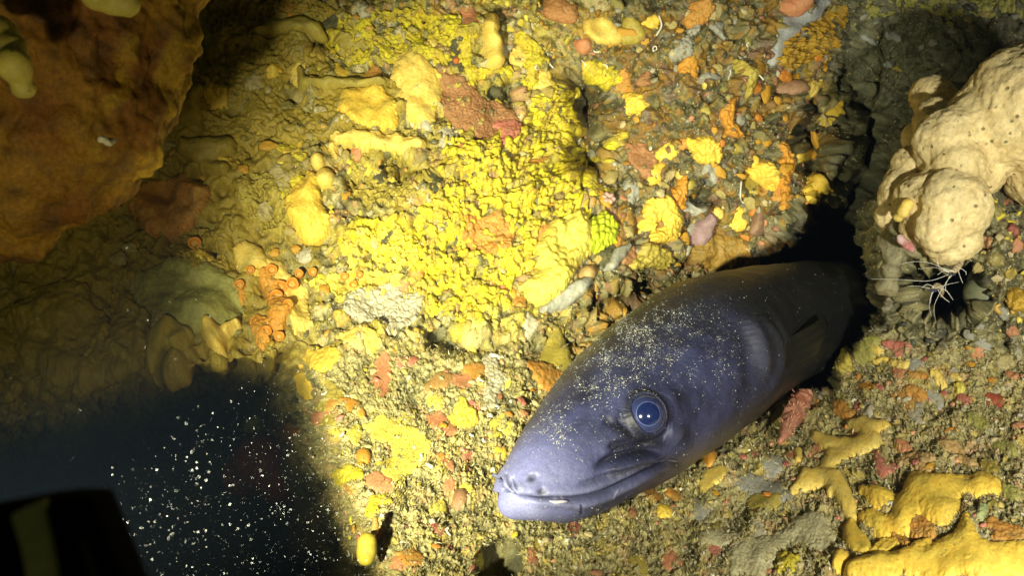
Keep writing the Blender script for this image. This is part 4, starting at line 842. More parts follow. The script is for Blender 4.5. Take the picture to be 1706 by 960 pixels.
# nostril tubes, tongue of pale flesh in the mouth, breast fin
m_flesh = plainmat('pale_flesh', (.42, .40, .48), rough=.35)
m_fin = plainmat('fin_skin', (.007, .007, .005), rough=.45)
i, j = locate(836, 803)
for sgn in (1, -1):
    jj = j if sgn == 1 else (-j) % NA
    a = EV[i, jj]; n = EN[i, jj]; p = [a - n * .001, a + n * .002, a + n * .0042 - AU * .0006]
    mk('nostril_tube', *tube(p, [.0015, .0012, .0010], 10), eelm, parent=root, col=np.tile([.10, .10, .20], (32, 1)))
i, j = locate(938, 836)
pts = [EV[locate(x, y)] + EN[locate(x, y)] * -.0006 for x, y in [(916, 836), (926, 838), (936, 837), (946, 837)]]
mk('gum', *tube(catmull(pts, 14), np.interp(np.linspace(0, 1, 14), [0, .3, .8, 1], [.0004, .0013, .0010, .0003]), 10), m_flesh, parent=root)
def fan(base0, base1, tip0, tip1, n, nu=26, nv=22, wave=.002, seed=1):
    u, v = np.meshgrid(np.linspace(0, 1, nu), np.linspace(0, 1, nv)); u = u[..., None]; v = v[..., None]
    bow = np.sin(u * np.pi)
    P = (base0 * (1 - u) + base1 * u) * (1 - v) + (tip0 * (1 - u) + tip1 * u) * v + n * (.006 * np.sin(v * 2.2) + wave * np.sin(u * 22) * v * .12) + (tip0 - base0) * bow * v * .22
    P2 = P - n * .0012 * (1.2 - v)
    A = P.reshape(-1, 3); B = P2.reshape(-1, 3); F1 = gridfaces(nv, nu)
    ring = np.concatenate([np.arange(nu), np.arange(1, nv) * nu + nu - 1, (nv - 1) * nu + np.arange(nu - 2, -1, -1), np.arange(nv - 2, 0, -1) * nu])
    r2 = np.roll(ring, -1); off_ = len(A)
    return np.vstack([A, B]), np.vstack([F1, F1[:, ::-1] + off_, np.stack([ring, ring + off_, r2 + off_, r2], 1)])
i, j = locate(1312, 565); i2, j2 = locate(1305, 618)
for sgn in (1, -1):
    f = (lambda i, j: (EV[i, j if sgn == 1 else (-j) % NA], EN[i, j if sgn == 1 else (-j) % NA]))
    (b0, n0), (b1, n1) = f(i, j), f(i2, j2); T0 = Tn[i]
    mk('breast_fin', *fan(b0 - n0 * .002, b1 - n1 * .002, b0 + T0 * .05 + n0 * .004 + AU * .004, b1 + T0 * .045 + n1 * .003, n0), m_fin, parent=root)

# silt flecks lying on the skin
m_silt = plainmat('silt', (.46, .46, .42), rough=.6)
def flecks(P, Nn, size, seed=0):
    r = np.random.default_rng(seed); n = len(P)
    t = np.cross(Nn, r.normal(size=(n, 3))); t /= np.linalg.norm(t, axis=1)[:, None] + 1e-9; b = np.cross(Nn, t)
    sz = size[:, None]; a = 1 + r.random((n, 1)) * 1.2
    k = [t * sz * a, -t * sz * a * .8 + b * sz * .3, b * sz * .7, -b * sz * .8, Nn * sz * .6]
    V = np.stack([P + k[0], P + k[2], P + k[1], P + k[3], P + k[4]], 1).reshape(-1, 3)
    base = np.arange(n)[:, None] * 5
    Fa = np.concatenate([base + np.array(f) for f in ([0, 1, 4], [1, 2, 4], [2, 3, 4], [3, 0, 4], [0, 3, 2], [0, 2, 1])])
    return V, Fa
r = np.random.default_rng(3)
vis = np.argwhere(mid_face & (EV @ AU > -9)); pick = vis[r.integers(0, len(vis), 190000)]
fx, fy = epx[pick[:, 0], pick[:, 1]], epy[pick[:, 0], pick[:, 1]]
wt = .9 * np.exp(-(((fx - 1075) / 75) ** 2 + ((fy - 555) / 50) ** 2)) + .8 * np.exp(-(((fx - 1010) / 50) ** 2 + ((fy - 640) / 38) ** 2)) + .55 * np.exp(-(((fx - 1170) / 70) ** 2 + ((fy - 590) / 60) ** 2)) + .3 * np.exp(-(((fx - 950) / 45) ** 2 + ((fy - 715) / 40) ** 2)) + .025
cl = n2(fx, fy, 14, 77, 2); cl2 = n2(fx, fy, 45, 78)
wt = wt * np.clip(.45 + 1.8 * cl + .9 * cl2, 0.05, 1.6)
ok = r.random(len(fx)) < wt * .85
pk = pick[ok]; Pq = E2.reshape(NT, NA, 3)[pk[:, 0], pk[:, 1]]; Nq = EN[pk[:, 0], pk[:, 1]]
size = .00013 + .00042 * r.random(len(pk)) ** 8.0
tag(mk('silt_flecks', *flecks(Pq, Nq, size), m_silt, smooth=False), 'pale silt flecks dusted over the head of the eel', 'silt', kind='stuff')

# ------------------------------------------------------------------ ring polyps
m_pol = spongemat((.72, .30, .03), (.60, .22, .02), pores=0, bump=.3); m_polin = spongemat((.70, .42, .10), (.6, .32, .05), pores=0, bump=.3)
def surf(px, py, lift=0):
    p = samp(PS, px, py); n = samp(N0, px, py); n = n / np.linalg.norm(n); return p + n * lift, n
def revolve(cen, axis, prof, n=28, wob=0, seed=0):
    axis = axis / np.linalg.norm(axis); t = np.cross(axis, [.3, .8, .1]); t /= np.linalg.norm(t); b = np.cross(axis, t)
    th = np.linspace(0, 2 * np.pi, n, endpoint=False); rr_ = 1 + wob * np.sin(th * 3 + seed) + wob * .6 * np.sin(th * 5 + seed * 2)
    pr = np.array(prof)
    P = cen + pr[:, 1][:, None, None] * axis + (pr[:, 0][:, None] * rr_)[..., None] * (np.cos(th)[None, :, None] * t + np.sin(th)[None, :, None] * b)
    return P.reshape(-1, 3), gridfaces(len(pr), n, True)
def polyp(x, y, rpx, lb=None, group=None, proto=None):
    rpx *= 1.25; p, n = surf(x, y, .007); ax_ = n * .6 + (CAM - p) / np.linalg.norm(CAM - p) * .5 + AX * random.uniform(-.25, .25) + AU * random.uniform(-.2, .2)
    dd = (p - CAM) @ AF; R = rpx / F * dd
    o = mk('cup_polyp', *revolve(p, ax_, [(R * .8, -R * 1.2), (R * .85, -.2 * R), (R * .98, R * .25), (R * .95, R * .45), (R * .8, R * .5), (R * .62, R * .3), (R * .5, R * .05)], wob=.05, seed=x), m_pol)
    tag(o, lb, 'polyp', group)
    mk('mouth_disc', *revolve(p, ax_, [(R * .56, 0), (R * .4, R * .12), (R * .25, R * .22), (R * .12, R * .2), (.00002, R * .02)], wob=.04, seed=x), m_polin, parent=o)
for x, y, rp, lb in [(467,480,10,'orange ring polyp, one of a touching pair, left one'),(488,478,9,'orange ring polyp, right one of the touching pair'),(430,537,12,'largest orange ring polyp, nearest the dark drop'),(403,485,7,'lone orange ring polyp left of the pair'),
    (462,498,9,'orange ring polyp just below the pair'),(455,455,8,'orange ring polyp above the pair'),(500,462,6,'small yellow orange ring polyp right above the pair'),(522,455,6,'small ring polyp furthest right in the upper row'),
    (445,560,8,'orange ring polyp below the largest one'),(482,520,7,'orange ring polyp right of the largest one'),(466,568,7,'lowest orange ring polyp by the ledge'),(421,462,6,'faint ring polyp on the pale cream tongue'),
    (575,465,6,'yellow ring polyp left of the pale fuzzy patch'),(590,478,6,'yellow ring polyp lower left of the pale fuzzy patch'),(600,462,5,'smallest yellow ring polyp beside the pale fuzzy patch'),(327,410,9,'dim olive ring polyp on the dim left wall'),(308,380,6,'tiny dim ring polyp above the dim olive one')]:
    polyp(x, y, rp, lb)

# ------------------------------------------------------------------ small knobs everywhere, each its own object
import bmesh
def ico(sub):
    b_ = bmesh.new(); bmesh.ops.create_icosphere(b_, subdivisions=sub, radius=1); b_.verts.ensure_lookup_table()
    Vi = np.array([v.co[:] for v in b_.verts]); Fi = np.array([[v.index for v in f.verts] for f in b_.faces]); b_.free(); return Vi, Fi
def knobmesh(name, mat, seed, flat_=.55, lob=3):
    Uv, Fq = ico(4)
    rad = 1 + .38 * perlin(Uv * .9 + seed * 3.3) + .16 * perlin(Uv * 2.5 + seed) + .06 * perlin(Uv * 6 + seed); Vv = Uv * rad[:, None]; Vv[:, 2] *= flat_
    me = bpy.data.meshes.new(name); pass
    me.from_pydata(Vv.tolist(), [], Fq.tolist()); me.polygons.foreach_set('use_smooth', np.ones(len(me.polygons), bool)); me.materials.append(mat); return me
def place(name, me, x, y, rpx, label, cat, group, lift=.2, stretch=1):
    p, n = surf(x, y); d = (p - CAM) @ AF; R = rpx / F * d
    o = bpy.data.objects.new(name, me); COL.objects.link(o); o.location = p + n * R * lift
    qn = Vector(n).to_track_quat('Z', 'Y'); o.rotation_mode = 'QUATERNION'
    from mathutils import Quaternion
    o.rotation_quaternion = qn @ Quaternion((0, 0, 1), random.uniform(0, 6.28)); o.scale = (R * stretch, R, R)
    tag(o, label, cat, group); return o
def smallmat(c, k=.75): return spongemat(c, tuple(v * k for v in c), pores=.15, bump=.25, scale=1.2)
KM = {}
for nm, cc in dict(amber=(.62,.33,.03), buff=(.46,.37,.13), olive=(.30,.26,.07), salmon=(.55,.25,.13), cream=(.60,.50,.26), pink=(.52,.16,.13), yellow=(.75,.62,.05), grey=(.33,.33,.27), orange=(.66,.24,.03)).items():
    KM[nm] = [knobmesh('knob', smallmat(cc), sd + hash_ * 7) for hash_, sd in enumerate(rng.integers(0, 99, 5).tolist())]
eelpoly = [(832,800),(850,868),(925,876),(1050,832),(1125,788),(1240,706),(1320,645),(1400,590),(1400,495),(1350,452),(1270,435),(1180,450),(1110,480),(1050,520),(990,570),(945,620),(900,680),(845,770)]
def scatter(n, box, colors, rng_r, label, group, poly=None, maskf=None, st_=1.6, name='sponge_knob'):
    k = 0; tries = 0
    while k < n and tries < n * 40:
        tries += 1
        x = random.uniform(box[0], box[2]); y = random.uniform(box[1], box[3])
        X = np.array([x]); Y = np.array([y])
        if sdpoly(X, Y, eelpoly)[0] > 6 or sdpoly(X, Y, CREV)[0] > 10 or sdpoly(X, Y, VOID)[0] > -5 or sdpoly(X, Y, CAVE)[0] > -2: continue
        if poly is not None and sdpoly(X, Y, poly)[0] < 0: continue
        if maskf is not None and not maskf(X, Y)[0]: continue
        cn = random.choice(colors); r_ = rng_r[0] + (rng_r[1] - rng_r[0]) * random.random() ** 2
        place(name, random.choice(KM[cn]), x, y, r_, label, 'sponge', group, lift=random.uniform(.1, .4), stretch=random.uniform(1, st_)); k += 1
LM = [(820,75,'the cream finger sponge'),(800,190,'the grainy pinkish crust'),(610,180,'the bright orange square cushion'),(540,295,'the egg coloured ball sponges'),(515,370,'the big orange hanging lobe'),(415,435,'the cream tongue'),
 (478,480,'the ring polyp pair'),(640,515,'the whitish fuzzy crust'),(815,390,'the rust crust in the yellow band'),(945,440,'the yellow spiky sponge'),(1005,390,'the lime spiky sponge'),(950,180,'the dark pit'),(971,75,'the round salmon sponge'),
 (1000,48,'the egg yellow lobe'),(1050,50,'the buff lobe'),(1165,25,'the top edge orange crust'),(1148,112,'the small orange crust'),(1345,70,'the amber ragged crust'),(1324,145,'the dusty pink ball'),(1098,370,'the amber ring crust'),
 (1175,385,'the mauve tongue'),(1262,372,'the brown mauve lump'),(1200,425,'the glossy brown cushion'),(1175,255,'the central amber crust'),(1060,170,'the pit rim amber crust'),(1310,290,'the long amber streak'),(1225,195,'the thin amber streak'),(1068,265,'the tan crust'),
 (977,458,'the tan ball sponge'),(920,590,'the greenish triangular sponge'),(775,700,'the golden rough sponge'),(670,740,'the lemon yellow crust'),(605,755,'the bright orange ball'),(575,790,'the acid yellow crust'),(766,832,'the brown ball sponge'),(612,915,'the dull yellow egg sponge'),
 (685,935,'the orange spread crust'),(770,635,'the pink ledge crust'),(560,660,'the orange slanting bar'),(840,800,'the eel snout'),(635,620,'the upper salmon crust'),(1181,765,'the shiny orange ball'),(1105,862,'the golden button'),(1190,800,'the peach crust'),
 (1275,820,'the grey film'),(1290,915,'the bumpy grey mound'),(1310,940,'the lemon bottom crust'),(1325,690,'the red sea cucumber'),(1440,740,'the river shaped sponge'),(1560,840,'the big golden sponge'),(1610,890,'the peaked sponge'),(1470,780,'the pinkish red crust'),
 (1525,770,'the crumbly cream coral'),(1455,590,'the yellow green crust'),(1600,650,'the lime yellow button'),(1525,658,'the tan lumpy crust'),(1650,668,'the dark red crust'),(1690,630,'the right edge salmon crust'),(1697,500,'the golden round sponge'),(1690,380,'the maroon bead'),
 (1655,350,'the olive crumb crust'),(1660,430,'the pale olive knob'),(1580,490,'the small cave'),(1488,58,'the pale blue grey fleck'),(1560,10,'the olive yellow film'),(300,260,'the olive lobe with openings'),(290,350,'the orange tan sheet'),(320,510,'the olive green cushion')]
used_labels = set(); placed = []
SZ = lambda r_: 'tiny' if r_ < 4.6 else 'small' if r_ < 6.6 else 'mid sized' if r_ < 9 else 'large'
def uniq(x, y, cn, r_, what):
    ds = sorted(LM, key=lambda l: (l[0] - x) ** 2 + (l[1] - y) ** 2)[:4]
    def rel(l):
        dx, dy = x - l[0], y - l[1]; v = 'above' if dy < 0 else 'below'; h_ = 'left of' if dx < 0 else 'right of'
        return h_ if abs(dx) > 1.6 * abs(dy) else v if abs(dy) > 1.6 * abs(dx) else ('upper ' if dy < 0 else 'lower ') + h_
    cands = ['%s %s %s %s %s' % (SZ(r_), cn, what, rel(l), l[2]) for l in ds[:2]] + ['%s %s %s between %s and %s' % (SZ(r_), cn, what, ds[0][2], b_[2]) for b_ in ds[1:3]] + ['%s %s %s between %s and %s' % (SZ(r_), cn, what, ds[1][2], ds[2][2])]
    for c_ in cands:
        if c_ not in used_labels: used_labels.add(c_); return c_
    return None
def allowed(x, y):
    X, Y = np.array([x]), np.array([y])
    return sdpoly(X, Y, eelpoly)[0] < -4 and sdpoly(X, Y, CREV)[0] < 4 and sdpoly(X, Y, VOID)[0] < -6 and sdpoly(X, Y, CAVE)[0] < -4 and not (x > 1465 and y < 300 and y > 120) 
CREAMPOLY = [(1470,330),(1530,230),(1590,160),(1706,100),(1706,280),(1630,300),(1600,420),(1480,420)]
def scatter(n, box, colors, rng_r, what, group, maskf=None, st_=1.8):
    k = 0; tries = 0
    while k < n and tries < n * 60:
        tries += 1
        x = random.uniform(box[0], box[2]); y = random.uniform(box[1], box[3])
        if not allowed(x, y) or sdpoly(np.array([x]), np.array([y]), CREAMPOLY)[0] > 0: continue
        if maskf is not None and not maskf(np.array([x]), np.array([y]))[0]: continue
        r_ = rng_r[0] + (rng_r[1] - rng_r[0]) * random.random() ** 1.6
        if any((a - x) ** 2 + (b - y) ** 2 < (c_ + r_) ** 2 for a, b, c_ in placed): continue
        cn = random.choice(colors); lb = uniq(x, y, cn, r_, what)
        if lb is None: continue
        placed.append((x, y, r_))
        place('sponge_knob', random.choice(KM[cn]), x, y, r_, lb, 'sponge', group, lift=random.uniform(.1, .4), stretch=random.uniform(1, st_)); k += 1
scatter(62, (1000,30,1390,450), ['amber','amber','orange','buff'], (4.5, 11), 'knob', 'knobs on the right part of the wall', lambda X, Y: n2(X, Y * .5, 40, 91) > -.15, 2.0)
scatter(48, (960,0,1390,450), ['buff','olive','cream','grey','salmon'], (4, 9.5), 'knob', 'knobs on the right part of the wall')
scatter(34, (520,20,960,540), ['yellow','buff','cream','buff','amber'], (4, 9), 'knob', 'small knobs on the central wall')
scatter(30, (200,150,520,580), ['buff','olive','amber'], (5, 12), 'knob', 'small knobs on the left wall')
scatter(36, (520,590,1000,955), ['salmon','pink','cream','amber','yellow','orange'], (4, 7.5), 'crust spot', 'crust spots on the ledge')
scatter(56, (1050,560,1700,955), ['salmon','pink','cream','buff','amber','grey','orange'], (4, 8.5), 'crust spot', 'crust spots on the ledge')
scatter(22, (1610,300,1700,560), ['yellow','buff','cream','grey','salmon'], (4, 9), 'knob', 'knobs on the rock at the right edge')
scatter(10, (1400,10,1700,110), ['grey','olive','buff'], (4, 7), 'knob', 'knobs on the upper right rock')

def crust_bits(n, box, mats, size, noun, H=4):
    k = 0; tries = 0
    while k < n and tries < n * 60:
        tries += 1; x = random.uniform(box[0], box[2]); y = random.uniform(box[1], box[3])
        if not allowed(x, y) or sdpoly(np.array([x]), np.array([y]), CREAMPOLY)[0] > -6: continue
        r_ = random.uniform(*size)
        if any((a - x) ** 2 + (b - y) ** 2 < (.8 * (c_ + r_)) ** 2 for a, b, c_ in placed): continue
        cn = random.choice(list(mats)); lb = uniq(x, y, cn, r_, noun)
        if lb is None: continue
        a = random.uniform(0, 6.28); L_ = r_ * random.uniform(.4, 1.3); ch = [[(x - math.cos(a) * L_, y - math.sin(a) * L_, r_ * random.uniform(.4, .8)), (x, y, r_ * .75), (x + math.cos(a + .7) * L_, y + math.sin(a + .7) * L_, r_ * random.uniform(.3, .7))]]
        if random.random() < .5: ch.append([(x, y, r_ * .5), (x + random.uniform(-1, 1) * r_ * 1.5, y + random.uniform(-1, 1) * r_ * 1.5, r_ * .35)])
        if patch(PES, lb, S, mats[cn], chains=ch, H=H * random.uniform(.6, 1.2), R=r_ * .8, wob=(r_ * .35, 12), rug=(.3, 9), group='crust patches of many colours', k=4): placed.append((x, y, r_)); k += 1
DRK = spongemat((.12, .11, .05), (.06, .06, .03), pores=.3, bump=.8)
BUF = spongemat((.50, .42, .20), (.38, .31, .13), pores=.4, bump=.5)
crust_bits(46, (470, 10, 900, 560), {'whitish': WHT, 'cream': EGG, 'dark olive': DRK, 'rust orange': ORT, 'orange': EGG2, 'dark olive brown': DRK, 'olive': OLY, 'salmon': SAL}, (8, 19), 'crust')
crust_bits(44, (960, 5, 1390, 440), {'buff': BUF, 'amber': EGG2, 'grey': GRY, 'rust orange': ORT, 'dark olive': DRK, 'olive': OLY, 'pinkish brown': PBR, 'cream': EGG}, (6, 15), 'crust')
crust_bits(22, (230, 120, 480, 560), {'olive': OLV, 'tan': OLY, 'amber': EGG2, 'buff': BUF}, (10, 24), 'crust', 7)
crust_bits(30, (530, 590, 960, 950), {'salmon': SAL, 'cream': OLY, 'yellow': YEL2, 'buff': BUF, 'terracotta': ORT, 'pink': PNK}, (6, 14), 'crust', 3)
crust_bits(44, (1040, 560, 1700, 950), {'salmon': SAL, 'cream': OLY, 'buff': BUF, 'greyish': GRY, 'terracotta': ORT, 'pink': PNK, 'whitish': WHT}, (6, 15), 'crust', 3)
# crumbs: thousands of bead sized growths no one could count
def crumbs(n, seed):
    r = np.random.default_rng(seed); x = r.uniform(180, 1718, n); y = r.uniform(-12, 970, n)
    led = samp(ledge, x, y); v = n2(x, y, 30, 171, 2)
    ok = (samp(sdk, x, y) < -6) & (samp(sdv, x, y) < -4) & (samp(sdc, x, y) < 10) & (samp(sdk, x, y) < 4) & (r.random(n) < np.where(led > .5, .18 + .7 * v, .40 + 1.0 * v) * np.where((x > 1375) & (y < 300), .35, 1) * np.where(x < 520, .45, 1))
    x, y, led = x[ok], y[ok], led[ok]; m = len(x)
    Uv, Ft = ico(2); nv = len(Uv)
    P = samp(PS, x, y); Nn = samp(N0, x, y); d = (P - CAM) @ AF
    R_ = (1.0 + 4.2 * r.random(m) ** 3.4) / F * d; t = np.cross(Nn, r.normal(size=(m, 3))); t /= np.linalg.norm(t, axis=1)[:, None]; b = np.cross(Nn, t)
    st_ = r.uniform(1, 2.2, m)
    rad = 1 + .20 * r.normal(size=(m, nv))
    U_ = Uv[None] * np.clip(rad, .5, 1.6)[..., None]
    V = P[:, None] + R_[:, None, None] * (U_[..., 0:1] * t[:, None] * st_[:, None, None] + U_[..., 1:2] * b[:, None] + U_[..., 2:3] * Nn[:, None] * .8 + Nn[:, None] * .15)
    Fa = (np.arange(m)[:, None, None] * nv + Ft[None]).reshape(-1, 3)
    pal = {'L': [(.34,.24,.03),(.28,.22,.03),(.40,.28,.03),(.16,.13,.03)], 'C': [(.50,.42,.06),(.64,.54,.08),(.34,.28,.07),(.16,.14,.06),(.56,.34,.06),(.58,.52,.30)],
           'R': [(.34,.31,.17),(.48,.24,.03),(.24,.22,.10),(.40,.34,.13),(.52,.48,.34),(.46,.22,.12),(.10,.10,.06),(.58,.34,.05)], 'B': [(.46,.40,.14),(.34,.30,.13),(.55,.28,.15),(.60,.46,.14),(.62,.58,.42),(.50,.18,.13)], 'G': [(.10,.11,.07),(.20,.21,.15),(.07,.07,.05),(.20,.19,.06)]}
    cl = np.empty((m, 3)); pick = r.random(m)
    zone = np.where(led > .5, 'B', np.where(x < 470, 'L', np.where(x < 950, 'C', np.where(x < 1375, 'R', 'G'))))
    zone = np.where((x > 1600) & (y > 280) & (led < .5), 'C', zone)
    for z, p_ in pal.items():
        mk_ = zone == z; p_ = np.array(p_); idx = (np.clip(pick[mk_] * .7 + .3 * (.5 + n2(x[mk_], y[mk_], 40, 180)), 0, .999) * len(p_)).astype(int); cl[mk_] = p_[idx]
    cl *= (.75 + .5 * r.random((m, 1))); cl[zone == 'R'] *= .62; return V.reshape(-1, 3), Fa, np.repeat(cl, nv, 0)  # crumbs on the right wall painted darker to lower their brightness
V, Fa, cc = crumbs(17000, 33)
tag(mk('crust_crumbs', V, Fa, attrmat('crumb_skin', rough=.45, spec=.45, nscale=900, bump=.4, dist=.0005, vary=.3), col=cc, origin=W(850, 480, .8)), 'bead sized crumbs of many crusts packed over the rock', 'crust crumbs', kind='stuff')

# little chalk tube worms
m_chalk = plainmat('chalk', (.66, .64, .52), rough=.45)
def worm(x, y, L, lb, group):
    p, n = surf(x, y, .0012); t = np.cross(n, [random.random(), random.random(), random.random()]); t /= np.linalg.norm(t); b = np.cross(n, t)
    a = random.uniform(0, 6.28); pts = [p.copy()]; q_ = p.copy(); cur = random.uniform(-1.5, 1.5)
    for k in range(11):
        a += cur * .45 + random.uniform(-.35, .35); q_ = q_ + (np.cos(a) * t + np.sin(a) * b) * L / 11 + n * .00015; pts.append(q_.copy())
    tag(mk('tube_worm', *tube(catmull(pts, 26), np.linspace(.0005, .0010, 26), 7), m_chalk), lb, 'tube worm', group)
def wormat(n, box, L0, L1, group, what):
    k = 0
    for _ in range(n * 30):
        if k >= n: break
        x, y = random.uniform(box[0], box[2]), random.uniform(box[1], box[3])
        if not allowed(x, y): continue
        lb = uniq(x, y, 'white', 5, what)
        if lb: worm(x, y, random.uniform(L0, L1), lb, group); k += 1
wormat(24, (880, 20, 1380, 440), .007, .016, 'tube worms on the rock', 'curled tube worm')
wormat(14, (540, 570, 860, 940), .005, .010, 'tube worms on the rock', 'thin tube worm')
for pts, lb in [([(1233,300),(1230,320),(1236,335),(1246,338)], 'long white curled tube worm low on the right wall'), ([(1098,25),(1102,42),(1093,58)], 'white tube worm at the top of the right wall'), ([(522,757),(532,762)], 'white needle at the rim of the dark drop'), ([(513,776),(526,789)], 'second white needle just below the first at the drop rim')]:
    P_ = np.array([surf(a, b, .003)[0] for a, b in pts]); tag(mk('tube_worm', *tube(catmull(P_, 20), .0009, 8), m_chalk), lb, 'tube worm')
# flower like shell rosette
p, n = surf(1008, 345, .004)
for k in range(1):
    o = empty('barnacle', p); tag(o, 'pinkish white rosette shaped barnacle above the lime sponge', 'barnacle')
    mm = plainmat('barnacle_plate', (.52, .33, .28), rough=.6)
    t = np.cross(n, [.2, .5, .8]); t /= np.linalg.norm(t); b = np.cross(n, t)
    for q_ in range(6):
        a = q_ * 1.047; dv = np.cos(a) * t + np.sin(a) * b; cc_ = p + dv * .0042
        mk('plate', *revolve(cc_, n + dv * .9, [(.0001, .0035), (.0016, .0028), (.0030, .0010), (.0034, -.0010), (.0020, -.003)], n=14, wob=.12, seed=q_), mm, parent=o)
# ------------------------------------------------------------------ red frilly animal by the eel's throat
base = [(1302,733),(1308,722),(1315,705),(1322,690),(1330,675),(1340,662),(1350,655)]
m_red = spongemat((.44, .13, .08), (.50, .26, .18), pores=.2, bump=.6, scale=.8)
rt = empty('sea_cucumber', surf(1325, 690)[0]); tag(rt, 'orange red spiny sea cucumber lying against the ledge under the eel throat', 'sea cucumber')
C3 = catmull([W(a, b, samp(D, a, b) - .016) for a, b in base], 50); Rr = np.interp(np.linspace(0, 1, 50), [0, .15, .45, .75, 1], [.002, .004, .0075, .0085, .004])
V, Fa = tube(C3, Rr, 26); nrm = V - C3[np.clip(np.arange(len(V)) // 26, 0, 49)]; V = V + nrm * (.22 * perlin(V / .005) + .12 * perlin(V / .002))[:, None]
mk('body', V, Fa, m_red, parent=rt)
for k in range(46):
    i = random.randint(8, 49); a = random.uniform(0, 6.28); c0 = C3[i]; dv = V[min(i * 26 + random.randint(0, 25), 49 * 26)] - c0; dv /= np.linalg.norm(dv) + 1e-9
    L_ = random.uniform(.002, .0045) * (1.3 if i > 35 else .8); p0 = c0 + dv * Rr[i] * .9
    mk('papilla', *tube([p0, p0 + dv * L_ * .6, p0 + dv * L_ + AU * .0006], [.0009, .0006, .0002], 6), m_red, parent=rt)

# ------------------------------------------------------------------ cleaner shrimps in the little cave
m_sh = plainmat('shrimp_shell', (.55, .45, .28), rough=.3, coat=.5); m_wh = plainmat('shrimp_white', (.85, .83, .75), rough=.35)
def hair(pts, r0, r1, mat, parent, name, n=28): mk(name, *tube(catmull([W(a, b, d) for a, b, d in pts], n), np.linspace(r0, r1, n) * .42, 6), mat, parent=parent)
def shrimp(body, label, ants, legs):
    o = empty('cleaner_shrimp', W(*body[len(body) // 2][:3])); tag(o, label, 'shrimp')
    C_ = catmull([W(a, b, d) for a, b, d, r_ in body], 40); R_ = np.interp(np.linspace(0, len(body) - 1, 40), range(len(body)), [r_ / F * d for a, b, d, r_ in body])
    R_ = R_ * (1 + .10 * np.sin(np.arange(40) * 1.5)); mk('body', *tube(C_, R_, 14), m_sh, parent=o)
    for a in ants: hair(a, .00045, .00014, m_wh, o, 'antenna')
    for l in legs: hair(l, .0006, .0003, m_wh, o, 'leg', 14)
    for dx in (-3, 3):
        e = W(body[0][0] + dx, body[0][1] + 2, body[0][2] - .004); mk('eye', *revolve(e, AF, [(.00003, -.0012), (.0009, -.0008), (.0012, 0), (.0009, .0008), (.00003, .0012)], n=12), m_eye, parent=o)
shrimp([(1586,455,.622,4), (1593,447,.628,6), (1600,438,.634,5), (1603,427,.642,3.5), (1598,418,.65,2.5)], 'pale cleaner shrimp at the roof of the small cave, upper one',
    [[(1584,455,.62),(1555,440,.615),(1525,436,.61),(1498,441,.608)], [(1584,456,.62),(1548,468,.612),(1500,466,.606),(1452,465,.60)], [(1584,457,.62),(1560,500,.615),(1556,520,.612),(1560,538,.61)], [(1583,455,.62),(1560,446,.615),(1530,448,.61)]],
    [[(1590,452,.622),(1572,452,.618),(1562,458,.616)], [(1590,454,.622),(1577,470,.617),(1575,485,.616)], [(1596,450,.625),(1600,462,.62),(1604,472,.618)], [(1592,452,.622),(1566,445,.618),(1560,430,.618)], [(1598,446,.626),(1608,452,.622),(1610,458,.621)]])
shrimp([(1555,482,.625,3.5), (1560,476,.63,4.5), (1566,478,.636,4), (1570,486,.642,3), (1568,494,.65,2)], 'smaller cleaner shrimp below the upper one in the cave mouth',
    [[(1554,482,.624),(1530,477,.618),(1512,477,.616)], [(1554,483,.624),(1548,508,.618),(1552,528,.616)], [(1555,482,.624),(1575,475,.618),(1598,470,.616)]],
    [[(1558,482,.626),(1552,492,.622),(1550,505,.62)], [(1562,482,.627),(1570,494,.622),(1582,504,.62)], [(1560,480,.626),(1545,474,.622),(1536,480,.621)], [(1564,480,.628),(1576,484,.624),(1588,500,.622)]])

